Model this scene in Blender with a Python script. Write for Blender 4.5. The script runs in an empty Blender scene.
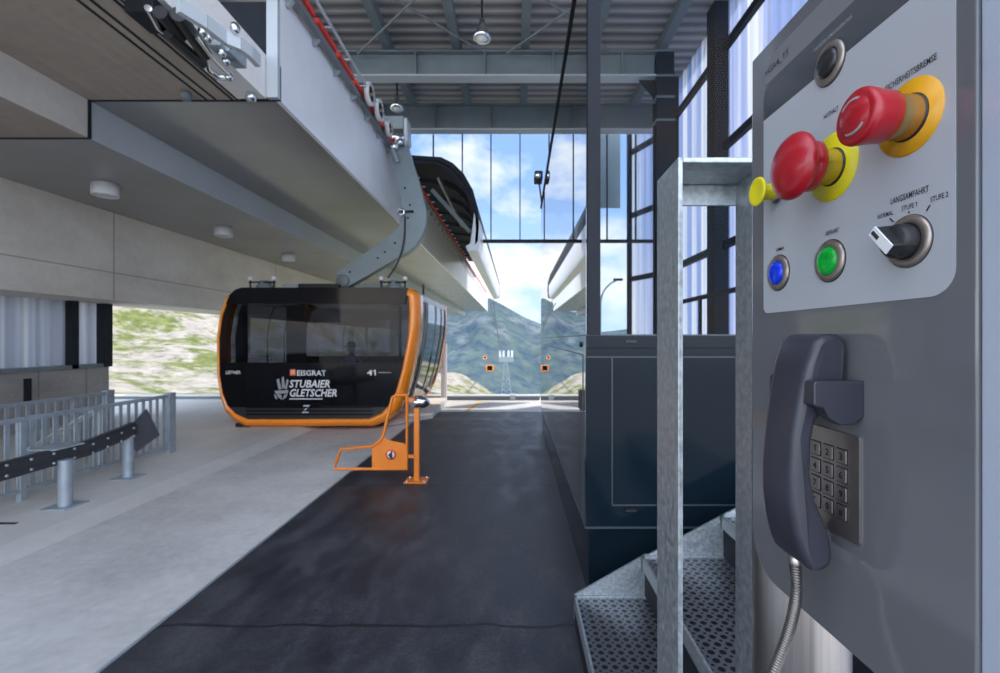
import bpy, bmesh, math, random
from mathutils import Vector, Matrix, noise
random.seed(7)
SC = bpy.context.scene
COL = SC.collection
F, CX, CY, H = 455.0, 516.0, 340.0, 1.65

def at(x, y, Y):
    """world point seen at pixel (x, y) at depth Y"""
    return Vector(((x-CX)/F*Y, Y, H-(y-CY)/F*Y))

# ------------------------------------------------------------------ camera
cd = bpy.data.cameras.new('camera'); cam = bpy.data.objects.new('camera', cd); COL.objects.link(cam)
cam.location = (0, 0, H); cam.rotation_euler = (math.pi/2, 0, 0)
cd.sensor_width = 36; cd.lens = F*36/1000
cd.shift_x = -0.016; cd.shift_y = 0.0035
cd.clip_start = 0.02; cd.clip_end = 5000
cd.dof.use_dof = True; cd.dof.focus_distance = 0.40; cd.dof.aperture_fstop = 14
SC.camera = cam

# ------------------------------------------------------------------ materials
class N:
    def __init__(s, m):
        s.nt = m.node_tree; s.n = s.nt.nodes; s.l = s.nt.links
    def add(s, t, **k):
        nd = s.n.new(t)
        for a, b in k.items(): setattr(nd, a, b)
        return nd
    def link(s, a, b): s.l.new(a, b)
    def math(s, op, a, b=None, c=None):
        nd = s.n.new('ShaderNodeMath'); nd.operation = op
        for i, v in enumerate((a, b, c)):
            if v is None: continue
            if isinstance(v, (int, float)): nd.inputs[i].default_value = v
            else: s.link(v, nd.inputs[i])
        return nd.outputs[0]
    def ramp(s, fac, stops, interp='LINEAR'):
        nd = s.n.new('ShaderNodeValToRGB'); nd.color_ramp.interpolation = interp
        el = nd.color_ramp.elements
        while len(el) < len(stops): el.new(0.5)
        for e, (p, c) in zip(el, stops):
            e.position = p; e.color = (*c, 1) if len(c) == 3 else c
        s.link(fac, nd.inputs[0]); return nd.outputs[0]
    def mix(s, f, a, b):
        nd = s.n.new('ShaderNodeMix'); nd.data_type = 'RGBA'
        for i, v in ((0, f), (6, a), (7, b)):
            if isinstance(v, (int, float)): nd.inputs[i].default_value = v
            elif isinstance(v, tuple): nd.inputs[i].default_value = (*v, 1) if len(v) == 3 else v
            else: s.link(v, nd.inputs[i])
        return nd.outputs[2]
    def coords(s, scale=(1, 1, 1), kind='Object'):
        tc = s.n.new('ShaderNodeTexCoord'); mp = s.n.new('ShaderNodeMapping')
        mp.inputs['Scale'].default_value = scale
        s.link(tc.outputs[kind], mp.inputs[0]); return mp.outputs[0]
    def noise(s, vec, scale, detail=4, rough=.55, dist=0):
        nd = s.n.new('ShaderNodeTexNoise'); nd.inputs['Scale'].default_value = scale
        nd.inputs['Detail'].default_value = detail; nd.inputs['Roughness'].default_value = rough
        nd.inputs['Distortion'].default_value = dist
        s.link(vec, nd.inputs['Vector']); return nd.outputs[0]
    def wpos(s):
        g = s.n.new('ShaderNodeNewGeometry'); x = s.n.new('ShaderNodeSeparateXYZ')
        s.link(g.outputs['Position'], x.inputs[0]); return g.outputs['Position'], x.outputs
    def line(s, val, positions, w):
        """1 near any of the given coordinate values"""
        out = None
        for p in positions:
            d = s.math('LESS_THAN', s.math('ABSOLUTE', s.math('SUBTRACT', val, p)), w)
            out = d if out is None else s.math('MAXIMUM', out, d)
        return out

def new_mat(name):
    m = bpy.data.materials.new(name); m.use_nodes = True
    b = m.node_tree.nodes['Principled BSDF']
    return m, b, N(m)

def mat(name, col, rough=.5, metal=0, vary=.12, scale=6, bump=0, stretch=(1, 1, 1), coat=0, spec=.5, emis=0, rvary=0):
    m, b, n = new_mat(name)
    v = n.coords(stretch)
    nz = n.noise(v, scale)
    lo = tuple(c*(1-vary) for c in col); hi = tuple(min(1, c*(1+vary)) for c in col)
    n.link(n.ramp(nz, [(.3, lo), (.7, hi)]), b.inputs['Base Color'])
    b.inputs['Roughness'].default_value = rough; b.inputs['Metallic'].default_value = metal
    b.inputs['Specular IOR Level'].default_value = spec
    if coat: b.inputs['Coat Weight'].default_value = coat; b.inputs['Coat Roughness'].default_value = .04
    if rvary: n.link(n.ramp(nz, [(.3, (rough-rvary,)*3), (.7, (rough+rvary,)*3)]), b.inputs['Roughness'])
    if emis:
        b.inputs['Emission Color'].default_value = (*col, 1); b.inputs['Emission Strength'].default_value = emis
    if bump:
        bp = n.add('ShaderNodeBump'); bp.inputs['Strength'].default_value = bump; bp.inputs['Distance'].default_value = .01
        n.link(nz, bp.inputs['Height']); n.link(bp.outputs[0], b.inputs['Normal'])
    return m

M = {}
M['white_paint'] = mat('white_paint', (.80, .82, .85), .3, vary=.04, scale=1.5, spec=.35)
M['panel_grey'] = mat('soffit_panel_grey', (.25, .25, .245), .22, vary=.1, scale=.7, metal=0)
M['pale_metal'] = mat('pale_blue_grey_metal', (.46, .50, .52), .4, vary=.05, scale=1)
M['steel_dark'] = mat('dark_painted_steel', (.016, .019, .025), .6, spec=.18, vary=.1)
M['steel_green'] = mat('grey_green_steel', (.17, .205, .215), .5, vary=.1, scale=2)
M['arm'] = mat('hanger_grey', (.24, .29, .30), .35, vary=.06, scale=3)
M['galv'] = mat('galvanised_steel', (.42, .46, .48), .42, metal=.75, vary=.28, scale=70, rvary=.1, bump=.05)
M['galv_far'] = mat('galvanised_fence', (.36, .41, .45), .45, metal=.4, vary=.15, scale=8)
M['rubber'] = mat('black_rubber', (.025, .026, .03), .45, vary=.2, scale=8)
M['flare'] = mat('dark_grey_plastic', (.10, .105, .12), .6, vary=.1, scale=4)
M['orange'] = mat('orange_paint', (.95, .27, .012), .22, vary=.04, scale=2, coat=.6)
M['orange_steel'] = mat('orange_steel', (.72, .20, .015), .35, vary=.08, scale=6)
M['black_gloss'] = mat('black_gloss', (.005, .005, .007), .07, vary=.2, scale=3, spec=.16)
M['black_matte'] = mat('black_plastic', (.015, .015, .017), .45, vary=.2, scale=10)
M['chrome'] = mat('bright_metal', (.75, .78, .8), .15, metal=1, vary=.06, scale=12)
M['cord'] = mat('cord_metal', (.19, .175, .16), .35, metal=.9)
M['stainless'] = mat('brushed_stainless', (.50, .46, .43), .28, metal=1, vary=.14, scale=5, stretch=(40, 40, .4))
M['ring'] = mat('bronze_grey_ring', (.36, .31, .27), .33, metal=.8, vary=.1, scale=60)
M['brass'] = mat('brassy_shaft', (.42, .30, .13), .22, metal=.85, vary=.1, scale=40)
M['red_btn'] = mat('red_button', (.36, .006, .014), .3, vary=.05, scale=60, coat=.2)
M['yellow'] = mat('yellow_plastic', (.72, .62, .008), .35, vary=.03, scale=40)
M['amber'] = mat('amber_disc', (.72, .34, .008), .3, vary=.03, scale=40)
M['ink'] = mat('black_ink', (.012, .012, .014), .5, vary=.1)
M['ink_grey'] = mat('grey_ink', (.03, .03, .033), .5, vary=.1)
M['ink_white'] = mat('white_ink', (.72, .72, .73), .5, vary=.03)
M['ink_pale'] = mat('pale_ink', (.30, .30, .31), .5, vary=.03)
M['ink_orange'] = mat('orange_ink', (.85, .16, .05), .5, vary=.03)
M['handset'] = mat('handset_plastic', (.033, .034, .046), .34, vary=.06, scale=30)
M['key'] = mat('keypad_steel', (.42, .39, .37), .33, metal=.9, vary=.16, scale=6, stretch=(60, 3, 3))
M['shell'] = mat('panel_powder_coat', (.125, .128, .136), .10, vary=.03, scale=10, coat=.35)
M['label_plate'] = mat('pale_label', (.40, .415, .44), .2, vary=.02, scale=10, coat=.2)
M['strip'] = mat('dark_label_strip', (.042, .047, .055), .16, vary=.03, coat=.3)
M['sheet_left'] = None
M['film'] = mat('grey_label_film', (.165, .17, .18), .3, vary=.02)
M['alu'] = mat('aluminium_edge', (.50, .56, .66), .35, metal=.2, vary=.04)
M['booth'] = mat('dark_blue_panel', (.005, .011, .017), .12, vary=.08, scale=1.5, spec=.14)
M['seam'] = mat('panel_seam', (.045, .06, .07), .3, vary=.05)
M['red_rail'] = mat('red_rail', (.72, .035, .02), .4, vary=.06)
M['white_plain'] = mat('white_plastic', (.68, .68, .67), .4, vary=.03)
M['blue_shirt'] = mat('blue_shirt', (.05, .22, .60), .8, vary=.15, scale=9)
M['skin'] = mat('skin', (.50, .30, .22), .55, vary=.05)
M['trousers'] = mat('dark_trousers', (.04, .04, .05), .8)
M['cable'] = mat('steel_rope', (.22, .24, .27), .5, metal=.3)
M['rust_concrete'] = mat('concrete', (.4, .38, .35), .8)
M['yellow_line'] = mat('yellow_floor_paint', (.75, .42, .06), .6)

def lamp_mat(name, col, e):
    m, b, n = new_mat(name)
    v = n.coords((1, 1, 1)); nz = n.noise(v, 90, 2)
    n.link(n.ramp(nz, [(.3, tuple(c*.6 for c in col)), (.7, col)]), b.inputs['Base Color'])
    b.inputs['Roughness'].default_value = .12
    b.inputs['Emission Color'].default_value = (*col, 1); b.inputs['Emission Strength'].default_value = e
    return m
M['blue_lens'] = lamp_mat('blue_lens', (.003, .03, .50), .28)
M['green_lens'] = lamp_mat('green_lens', (.0, .30, .03), .25)
M['dark_lens'] = mat('dark_lens', (.02, .019, .022), .25)

def concrete(name, c1, c2, vl=(), hl=(), vaxis=1, planks=0, rough=.75, stain=(.6, .5, .4)):
    m, b, n = new_mat(name)
    pos, xyz = n.wpos()
    mp = n.add('ShaderNodeMapping'); mp.inputs['Scale'].default_value = (.5, .5, .9); n.link(pos, mp.inputs[0])
    a = n.noise(mp.outputs[0], 1.3, 6, .62)
    f = n.noise(pos, 14, 5, .6)
    mix = n.math('ADD', n.math('MULTIPLY', a, .75), n.math('MULTIPLY', f, .25))
    colr = n.ramp(mix, [(.36, c1), (.62, c2)])
    if planks:
        fr = n.math('FRACT', n.math('MULTIPLY', xyz[2] if planks == 2 else xyz[0], 7.0 if planks == 2 else 6.5))
        colr = n.mix(n.math('MULTIPLY', n.math('LESS_THAN', fr, .05), .22), colr, (.12, .11, .10))
        gr = n.add('ShaderNodeMapping'); gr.inputs['Scale'].default_value = (9, .6, 9); n.link(pos, gr.inputs[0])
        g2 = n.noise(gr.outputs[0], 1.4, 4)
        colr = n.mix(n.math('MULTIPLY', g2, .45), colr, tuple(c*.72 for c in c1))
    ln = None
    if vl: ln = n.line(xyz[vaxis], vl, .018)
    if hl:
        h = n.line(xyz[2], hl, .012); ln = h if ln is None else n.math('MAXIMUM', ln, h)
    if ln is not None: colr = n.mix(n.math('MULTIPLY', ln, .5), colr, (.12, .12, .12))
    n.link(colr, b.inputs['Base Color']); b.inputs['Roughness'].default_value = rough
    bp = n.add('ShaderNodeBump'); bp.inputs['Strength'].default_value = .25; bp.inputs['Distance'].default_value = .01
    n.link(mix, bp.inputs['Height']); n.link(bp.outputs[0], b.inputs['Normal'])
    return m
M['conc_wall'] = concrete('board_marked_concrete', (.58, .53, .455), (.73, .68, .60), vl=[4.0, 8.6, 14.4, 20.2, 26, 32, 38], hl=[2.92])
M['conc_soffit'] = concrete('brown_shuttered_concrete', (.34, .285, .235), (.47, .40, .335), planks=1)
M['conc_side'] = concrete('pale_concrete', (.52, .49, .44), (.64, .61, .56))
M['conc_white'] = concrete('whitened_concrete', (.74, .72, .69), (.84, .82, .79))
M['conc_plinth'] = concrete('grey_plinth_concrete', (.26, .245, .23), (.38, .365, .34), vl=[5.5, 7.0, 8.1, 9.0])
M['conc_floor'] = concrete('smooth_floor_concrete', (.44, .43, .41), (.72, .70, .67), rough=.5)
M['conc_slab'] = concrete('raised_slab_concrete', (.58, .56, .52), (.72, .70, .66), rough=.6)

def mat_rubber():
    m, b, n = new_mat('rubber_floor_mat')
    pos, xyz = n.wpos()
    mp = n.add('ShaderNodeMapping'); mp.inputs['Scale'].default_value = (1.6, .8, 1); n.link(pos, mp.inputs[0])
    a = n.noise(mp.outputs[0], 2.2, 8, .68, .3); f = n.noise(pos, 60, 3, .6)
    mix = n.math('ADD', n.math('MULTIPLY', a, .75), n.math('MULTIPLY', f, .25))
    c = n.ramp(mix, [(.34, (.014, .015, .020)), (.50, (.034, .036, .044)), (.68, (.082, .083, .093))])
    wob = n.noise(pos, 3, 2)
    yy = n.math('ADD', xyz[1], n.math('MULTIPLY', wob, .08))
    c = n.mix(n.math('MULTIPLY', n.line(yy, [2.65, 5.18, 7.7], .012), .8), c, (.008, .008, .01))
    n.link(c, b.inputs['Base Color'])
    n.link(n.ramp(a, [(.3, (.38,)*3), (.7, (.62,)*3)]), b.inputs['Roughness'])
    bp = n.add('ShaderNodeBump'); bp.inputs['Strength'].default_value = .3; bp.inputs['Distance'].default_value = .004
    n.link(f, bp.inputs['Height']); n.link(bp.outputs[0], b.inputs['Normal'])
    return m
M['mat'] = mat_rubber()

def glass(name, tint=(1, 1, 1), refl=1.0, rough=0.0, ior=1.5, base=0.0):
    """thin pane: see-through tinted by its colour, mirror-like at a glance angle"""
    m = bpy.data.materials.new(name); m.use_nodes = True; n = N(m); n.n.remove(n.n['Principled BSDF'])
    out = n.n['Material Output']
    tr = n.add('ShaderNodeBsdfTransparent')
    v = n.coords((1, 1, 1)); nz = n.noise(v, .6, 2)
    n.link(n.ramp(nz, [(.2, tuple(c*.96 for c in tint)), (.8, tint)]), tr.inputs[0])
    gl = n.add('ShaderNodeBsdfGlossy'); gl.inputs['Roughness'].default_value = rough
    fr = n.add('ShaderNodeFresnel'); fr.inputs['IOR'].default_value = ior
    f = n.math('MINIMUM', n.math('ADD', n.math('MULTIPLY', fr.outputs[0], refl), base), 1.0)
    mx = n.add('ShaderNodeMixShader'); n.link(f, mx.inputs[0]); n.link(tr.outputs[0], mx.inputs[1]); n.link(gl.outputs[0], mx.inputs[2])
    n.link(mx.outputs[0], out.inputs[0])
    return m
M['glass_booth'] = glass('booth_glass', (.80, .86, .88), 1.5, ior=1.6)
M['glass_front'] = glass('booth_front_glass', (.84, .89, .93), .12)
M['glass_gable'] = glass('gable_glass', (.86, .92, .98), 1.0)
M['glass_cabin'] = glass('cabin_tinted_glass', (.20, .21, .25), .35, base=.0)
M['glass_cabin_side'] = glass('cabin_side_glass', (.30, .33, .40), 1.2, base=.10)

def mat_translucent(nm='translucent_corrugated_sheet', k=1.0, g=0.0):
    def D(c):
        m_ = sum(c)/3; return tuple(k*(v*(1-g)+m_*g) for v in c)
    m = bpy.data.materials.new(nm); m.use_nodes = True; n = N(m); n.n.remove(n.n['Principled BSDF'])
    out = n.n['Material Output']
    pos, xyz = n.wpos()
    s = n.math('ADD', xyz[1], xyz[0])
    cmb = n.add('ShaderNodeCombineXYZ'); n.link(s, cmb.inputs[0])
    n.link(n.math('MULTIPLY', xyz[2], .02), cmb.inputs[2])
    a = n.noise(cmb.outputs[0], 1.9, 3, .6)
    w = n.math('FRACT', n.math('MULTIPLY', s, 7.5))
    w2 = n.math('MULTIPLY', n.math('ABSOLUTE', n.math('SUBTRACT', w, .5)), 2)
    c = n.ramp(a, [(.42, D((.26, .36, .70))), (.50, D((.44, .51, .76))), (.57, D((.78, .81, .88)))])
    c = n.mix(n.math('MULTIPLY', w2, .30), c, D((.24, .29, .46)))
    t = n.add('ShaderNodeBsdfTranslucent'); d = n.add('ShaderNodeBsdfDiffuse'); g = n.add('ShaderNodeBsdfGlossy')
    g.inputs['Roughness'].default_value = .3
    n.link(c, t.inputs[0]); n.link(c, d.inputs[0])
    m1 = n.add('ShaderNodeMixShader'); m1.inputs[0].default_value = .2; n.link(t.outputs[0], m1.inputs[1]); n.link(d.outputs[0], m1.inputs[2])
    m2 = n.add('ShaderNodeMixShader'); m2.inputs[0].default_value = .04; n.link(m1.outputs[0], m2.inputs[1]); n.link(g.outputs[0], m2.inputs[2])
    n.link(m2.outputs[0], out.inputs[0]); return m
M['sheet'] = mat_translucent(k=.86, g=.15)
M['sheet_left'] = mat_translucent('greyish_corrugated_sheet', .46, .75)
M['sheet_grey'] = mat('grey_corrugated_sheet', (.42, .46, .52), .35, vary=.2, scale=1, stretch=(.3, 9, .05))

def mat_deck():
    m, b, n = new_mat('corrugated_roof_deck')
    pos, xyz = n.wpos()
    w = n.math('FRACT', n.math('MULTIPLY', xyz[1], 3.6))
    t = n.math('MULTIPLY', n.math('ABSOLUTE', n.math('SUBTRACT', w, .5)), 2)
    n.link(n.ramp(t, [(.2, (.44, .42, .41)), (.8, (.19, .18, .18))]), b.inputs['Base Color'])
    b.inputs['Roughness'].default_value = .5
    bp = n.add('ShaderNodeBump'); bp.inputs['Strength'].default_value = .8; bp.inputs['Distance'].default_value = .05
    n.link(t, bp.inputs['Height']); n.link(bp.outputs[0], b.inputs['Normal']); return m
M['deck'] = mat_deck()

def mat_perf(name, pitch=.047, r1=.30, r2=.15):
    m, b, n = new_mat(name)
    pos, xyz = n.wpos()
    def dots(ox, oy, r):
        u = n.math('SUBTRACT', n.math('FRACT', n.math('ADD', n.math('DIVIDE', xyz[0], pitch), ox)), .5)
        v = n.math('SUBTRACT', n.math('FRACT', n.math('ADD', n.math('DIVIDE', xyz[1], pitch), oy)), .5)
        d = n.math('SQRT', n.math('ADD', n.math('MULTIPLY', u, u), n.math('MULTIPLY', v, v)))
        return n.math('LESS_THAN', d, r)
    big = dots(0, 0, r1); sm = dots(.5, .5, r2)
    hole = n.math('MAXIMUM', big, sm)
    n.link(n.mix(hole, (.22, .23, .25), (.006, .006, .008)), b.inputs['Base Color'])
    n.link(n.math('SUBTRACT', .75, n.math('MULTIPLY', hole, .75)), b.inputs['Metallic'])
    b.inputs['Roughness'].default_value = .33
    bp = n.add('ShaderNodeBump'); bp.inputs['Strength'].default_value = .8; bp.inputs['Distance'].default_value = .01; bp.invert = True
    n.link(hole, bp.inputs['Height']); n.link(bp.outputs[0], b.inputs['Normal']); return m
M['perf'] = mat_perf('perforated_tread')

def mat_land(name, green, green2, rock, scale, lo=.45, hi=.55, haze=0, hz=(.35, .5, .75)):
    m, b, n = new_mat(name)
    pos, xyz = n.wpos()
    a = n.noise(pos, scale, 8, .62, .4); f = n.noise(pos, scale*4.5, 6, .7)
    g = n.ramp(f, [(.35, green), (.65, green2)])
    r = n.ramp(f, [(.3, tuple(c*.55 for c in rock)), (.62, rock)])
    s = n.ramp(n.math('ADD', n.math('MULTIPLY', a, .7), n.math('MULTIPLY', f, .3)), [(lo, (0, 0, 0)), (hi, (1, 1, 1))])
    c = n.mix(s, g, r)
    if haze: c = n.mix(haze, c, hz)  # distance haze blended into the base colour
    n.link(c, b.inputs['Base Color']); b.inputs['Roughness'].default_value = .95; b.inputs['Specular IOR Level'].default_value = .1
    return m
M['meadow'] = mat_land('rocky_meadow', (.09, .12, .035), (.22, .23, .085), (.40, .36, .31), .16, .45, .54)
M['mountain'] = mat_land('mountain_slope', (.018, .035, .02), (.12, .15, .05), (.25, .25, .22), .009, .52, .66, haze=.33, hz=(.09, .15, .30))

# ------------------------------------------------------------------ mesh helpers
class MB:
    def __init__(s): s.v = []; s.f = []; s.sm = []
    def _add(s, vs, fs, smooth=False):
        o = len(s.v); s.v += [Vector(p) for p in vs]
        s.f += [tuple(i+o for i in f) for f in fs]; s.sm += [smooth]*len(fs); return s
    def box(s, a, b):
        x0, x1 = sorted((a[0], b[0])); y0, y1 = sorted((a[1], b[1])); z0, z1 = sorted((a[2], b[2]))
        vs = [(x, y, z) for z in (z0, z1) for y in (y0, y1) for x in (x0, x1)]
        return s._add(vs, [(0, 2, 3, 1), (4, 5, 7, 6), (0, 1, 5, 4), (2, 6, 7, 3), (0, 4, 6, 2), (1, 3, 7, 5)])
    def poly(s, pts): return s._add(pts, [tuple(range(len(pts)))])
    def prism(s, pts, d):
        """polygon extruded by vector d"""
        d = Vector(d); n = len(pts); P = [Vector(p) for p in pts]
        fs = [tuple(range(n-1, -1, -1)), tuple(range(n, 2*n))] + [(i, (i+1) % n, (i+1) % n+n, i+n) for i in range(n)]
        return s._add(P+[p+d for p in P], fs)
    def bar(s, p, q, w, h, up=(0, 0, 1)):
        p, q = Vector(p), Vector(q); t = (q-p).normalized(); u = Vector(up)
        if abs(t.dot(u)) > .98: u = Vector((0, 1, 0))
        a = t.cross(u).normalized(); c = a.cross(t).normalized()
        vs = [e+a*i*w/2+c*j*h/2 for e in (p, q) for j in (-1, 1) for i in (-1, 1)]
        return s._add(vs, [(0, 2, 3, 1), (4, 5, 7, 6), (0, 1, 5, 4), (2, 6, 7, 3), (0, 4, 6, 2), (1, 3, 7, 5)])
    def tube(s, pts, r, n=10, cap=True):
        P = [Vector(p) for p in pts]; k = len(P)
        R = r if isinstance(r, (list, tuple)) else [r]*k
        vs = []; ref = None
        for i in range(k):
            t = (P[min(i+1, k-1)]-P[max(i-1, 0)]).normalized()
            if ref is None:
                ref = t.orthogonal().normalized()
            else:
                ref = (ref-t*ref.dot(t)).normalized()
            b = t.cross(ref)
            vs += [P[i]+(ref*math.cos(2*math.pi*j/n)+b*math.sin(2*math.pi*j/n))*R[i] for j in range(n)]
        fs = [(i*n+j, i*n+(j+1) % n, (i+1)*n+(j+1) % n, (i+1)*n+j) for i in range(k-1) for j in range(n)]
        s._add(vs, fs, True)
        if cap:
            s._add(vs[:n], [tuple(range(n-1, -1, -1))]); s._add(vs[-n:], [tuple(range(n))])
        return s
    def lathe(s, prof, o, axis=(0, 0, 1), n=32):
        """prof: list (radius, height) revolved about axis from o"""
        ax = Vector(axis).normalized(); u = ax.orthogonal().normalized(); w = ax.cross(u); o = Vector(o)
        vs = []; m = len(prof)
        for r, h in prof:
            vs += [o+ax*h+(u*math.cos(2*math.pi*j/n)+w*math.sin(2*math.pi*j/n))*max(r, 1e-5) for j in range(n)]
        fs = [(i*n+j, i*n+(j+1) % n, (i+1)*n+(j+1) % n, (i+1)*n+j) for i in range(m-1) for j in range(n)]
        return s._add(vs, fs, True)
    def grid(s, rows, smooth=True):
        m = len(rows[0]); vs = [p for r in rows for p in r]
        fs = [(i*m+j, i*m+j+1, (i+1)*m+j+1, (i+1)*m+j) for i in range(len(rows)-1) for j in range(m-1)]
        return s._add(vs, fs, smooth)
    def loft(s, loops, smooth=True, caps=(False, False)):
        n = len(loops[0]); vs = [p for l in loops for p in l]
        fs = [(i*n+j, i*n+(j+1) % n, (i+1)*n+(j+1) % n, (i+1)*n+j) for i in range(len(loops)-1) for j in range(n)]
        s._add(vs, fs, smooth)
        if caps[0]: s._add(loops[0], [tuple(range(n-1, -1, -1))])
        if caps[1]: s._add(loops[-1], [tuple(range(n))])
        return s
    def build(s, name, m, parent=None, bevel=0, seg=2, fix=True, label=None):
        me = bpy.data.meshes.new(name)
        off = parent.matrix_world_loc if False else (Vector(ROOTLOC.get(parent.name, (0, 0, 0))) if parent else Vector((0, 0, 0)))
        me.from_pydata([tuple(v-off) for v in s.v], [], s.f); me.update()
        for p, q in zip(me.polygons, s.sm): p.use_smooth = q
        if fix:
            bm = bmesh.new(); bm.from_mesh(me); bmesh.ops.recalc_face_normals(bm, faces=bm.faces); bm.to_mesh(me); bm.free()
        o = bpy.data.objects.new(name, me); COL.objects.link(o)
        me.materials.append(M[m] if isinstance(m, str) else m)
        if parent: o.parent = parent; ROOTLOC[o.name] = off
        if bevel:
            b = o.modifiers.new('bevel', 'BEVEL'); b.width = bevel; b.segments = seg; b.limit_method = 'ANGLE'; b.angle_limit = math.radians(35)
            for p in me.polygons: p.use_smooth = True
            try:
                w = o.modifiers.new('wn', 'WEIGHTED_NORMAL'); w.keep_sharp = True
            except Exception: pass
        if label: o['label'] = label
        return o
ROOTLOC = {}

def thing(name, label, cat, loc=(0, 0, 0), group=None):
    o = bpy.data.objects.new(name, None); COL.objects.link(o); o.location = loc; o.empty_display_size = .1
    o['label'] = label; o['category'] = cat
    if group: o['group'] = group
    ROOTLOC[o.name] = Vector(loc); return o
def tag(o, label, cat, group=None):
    o['label'] = label; o['category'] = cat
    if group: o['group'] = group
    return o
def struct(o): o['kind'] = 'structure'; return o
def copy_tree(o, loc, label=None, group=None, parent=None):
    c = o.copy(); COL.objects.link(c)
    if parent: c.parent = parent
    else:
        c.location = loc; ROOTLOC[c.name] = Vector(loc)
        if label: c['label'] = label
        if group: c['group'] = group
    for ch in [k for k in COL.objects if k.parent == o]:
        copy_tree(ch, None, parent=c)
    return c

_dg = None
def text_mesh(body, name, origin, u, w, width, cap, m, parent, shear=0, depth=0, center=True, bold=0):
    """flat lettering as a mesh: origin is the baseline centre (or left end)"""
    cu = bpy.data.curves.new('t', 'FONT'); cu.body = body; cu.size = 1; cu.offset = bold; cu.resolution_u = 2
    to = bpy.data.objects.new('t', cu); COL.objects.link(to)
    dg = bpy.context.evaluated_depsgraph_get(); dg.update()
    me = bpy.data.meshes.new_from_object(to.evaluated_get(dg))
    bpy.data.objects.remove(to)
    k1 = len(body)-len(body.rstrip('1'))
    if k1:                                   # give each trailing figure one its flag stroke
        bm = bmesh.new(); bm.from_mesh(me); seen = set(); isl = []
        for v in bm.verts:
            if v in seen: continue
            st = [v]; grp = []; seen.add(v)
            while st:
                q = st.pop(); grp.append(q)
                for e in q.link_edges:
                    o2 = e.other_vert(q)
                    if o2 not in seen: seen.add(o2); st.append(o2)
            isl.append((min(g.co.x for g in grp), max(g.co.y for g in grp)))
        isl.sort()
        for x0_, yt in isl[-k1:]:
            f_ = [bm.verts.new(c) for c in ((x0_+.01, yt, 0), (x0_-.17, yt-.13, 0), (x0_-.17, yt-.24, 0), (x0_+.01, yt-.12, 0))]
            bm.faces.new(f_)
        bm.to_mesh(me); bm.free()
    xs = [v.co.x for v in me.vertices]; ys = [v.co.y for v in me.vertices]
    x0, x1 = min(xs), max(xs); hgt = .73
    u = Vector(u).normalized(); w = Vector(w).normalized(); o = Vector(origin)
    off = ROOTLOC.get(parent.name, Vector()) if parent else Vector()
    n = u.cross(w)
    for v in me.vertices:
        a = (v.co.x-x0)/(x1-x0)*width - (width/2 if center else 0); b = v.co.y/hgt*cap
        v.co = o+u*(a+shear*b)+w*b+n*v.co.z - off
    me.name = name
    ob = bpy.data.objects.new(name, me); COL.objects.link(ob); me.materials.clear(); me.materials.append(M[m])
    if parent: ob.parent = parent
    return ob

def rrect(x0, x1, y0, y1, r, n=6):
    """rounded rectangle, r = radii (bl, br, tr, tl)"""
    if not isinstance(r, (tuple, list)): r = (r,)*4
    out = []
    for (cx, cy, rr, a0) in ((x0+r[0], y0+r[0], r[0], 180), (x1-r[1], y0+r[1], r[1], 270), (x1-r[2], y1-r[2], r[2], 0), (x0+r[3], y1-r[3], r[3], 90)):
        for i in range(n+1):
            a = math.radians(a0+90*i/n); out.append((cx+rr*math.cos(a), cy+rr*math.sin(a)))
    return out

# ================================================================== SETTING
struct(MB().box((-3.95, -22, -.3), (14, 12.3, 0)).build('floor', 'conc_floor'))  # extended unseen behind the camera to bounce sunlight up to the ceilings
o = MB().box((-2.05, -2.5, 0), (.62, 10.4, .012)).build('rubber_floor_mat', 'mat', bevel=.003)
tag(o, 'dark rubber walkway mat laid along the platform floor beside the glass booth', 'mat')
o = MB().box((-2.07, -2.5, 0), (-2.05, 10.4, .016)).build('mat_edge_strip', 'galv_far'); tag(o, 'thin metal edging strip along the left side of the rubber mat', 'edging strip')
# raised slab on the left with a sloped kerb
s = MB().prism([(-14, -22, -.3), (-3.75, -22, -.3), (-3.75, -22, .0), (-4.0, -22, .05), (-14, -22, .05)], (0, 34.3, 0))
struct(s.build('floor.001', 'conc_slab'))
# slab outside in the sun up to the edge beam
struct(MB().box((-14, 12.3, -.3), (14, 12.9, -.004)).build('floor.002', 'conc_slab'))
for k, (xx, ) in enumerate([(-1.15,), (-5.1,)]):
    o = MB().prism([(xx-.045, 10.5, .003), (xx+.045, 10.5, .003), (xx+.25, 12.2, .003), (xx+.16, 12.2, .003)], (0, 0, .004)).build('floor_line', 'yellow_line')
    tag(o, ['short yellow painted line on the floor past the end of the rubber mat', 'short yellow painted line on the floor left of the cabin'][k], 'floor marking')
eb = thing('edge_beam', 'low metal kerb beam with pale top running across the far floor edge', 'kerb', (0, 12.6, 0))
MB().box((-14, 12.55, -.002), (.66, 12.75, .10)).build('beam', 'steel_green', eb)
MB().box((-14, 12.5, .10), (.66, 12.8, .125)).build('cap', 'white_plain', eb)
MB().box((-.16, 12.48, 0), (-.02, 12.8, .14)).build('bracket', 'pale_metal', eb)

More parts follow.
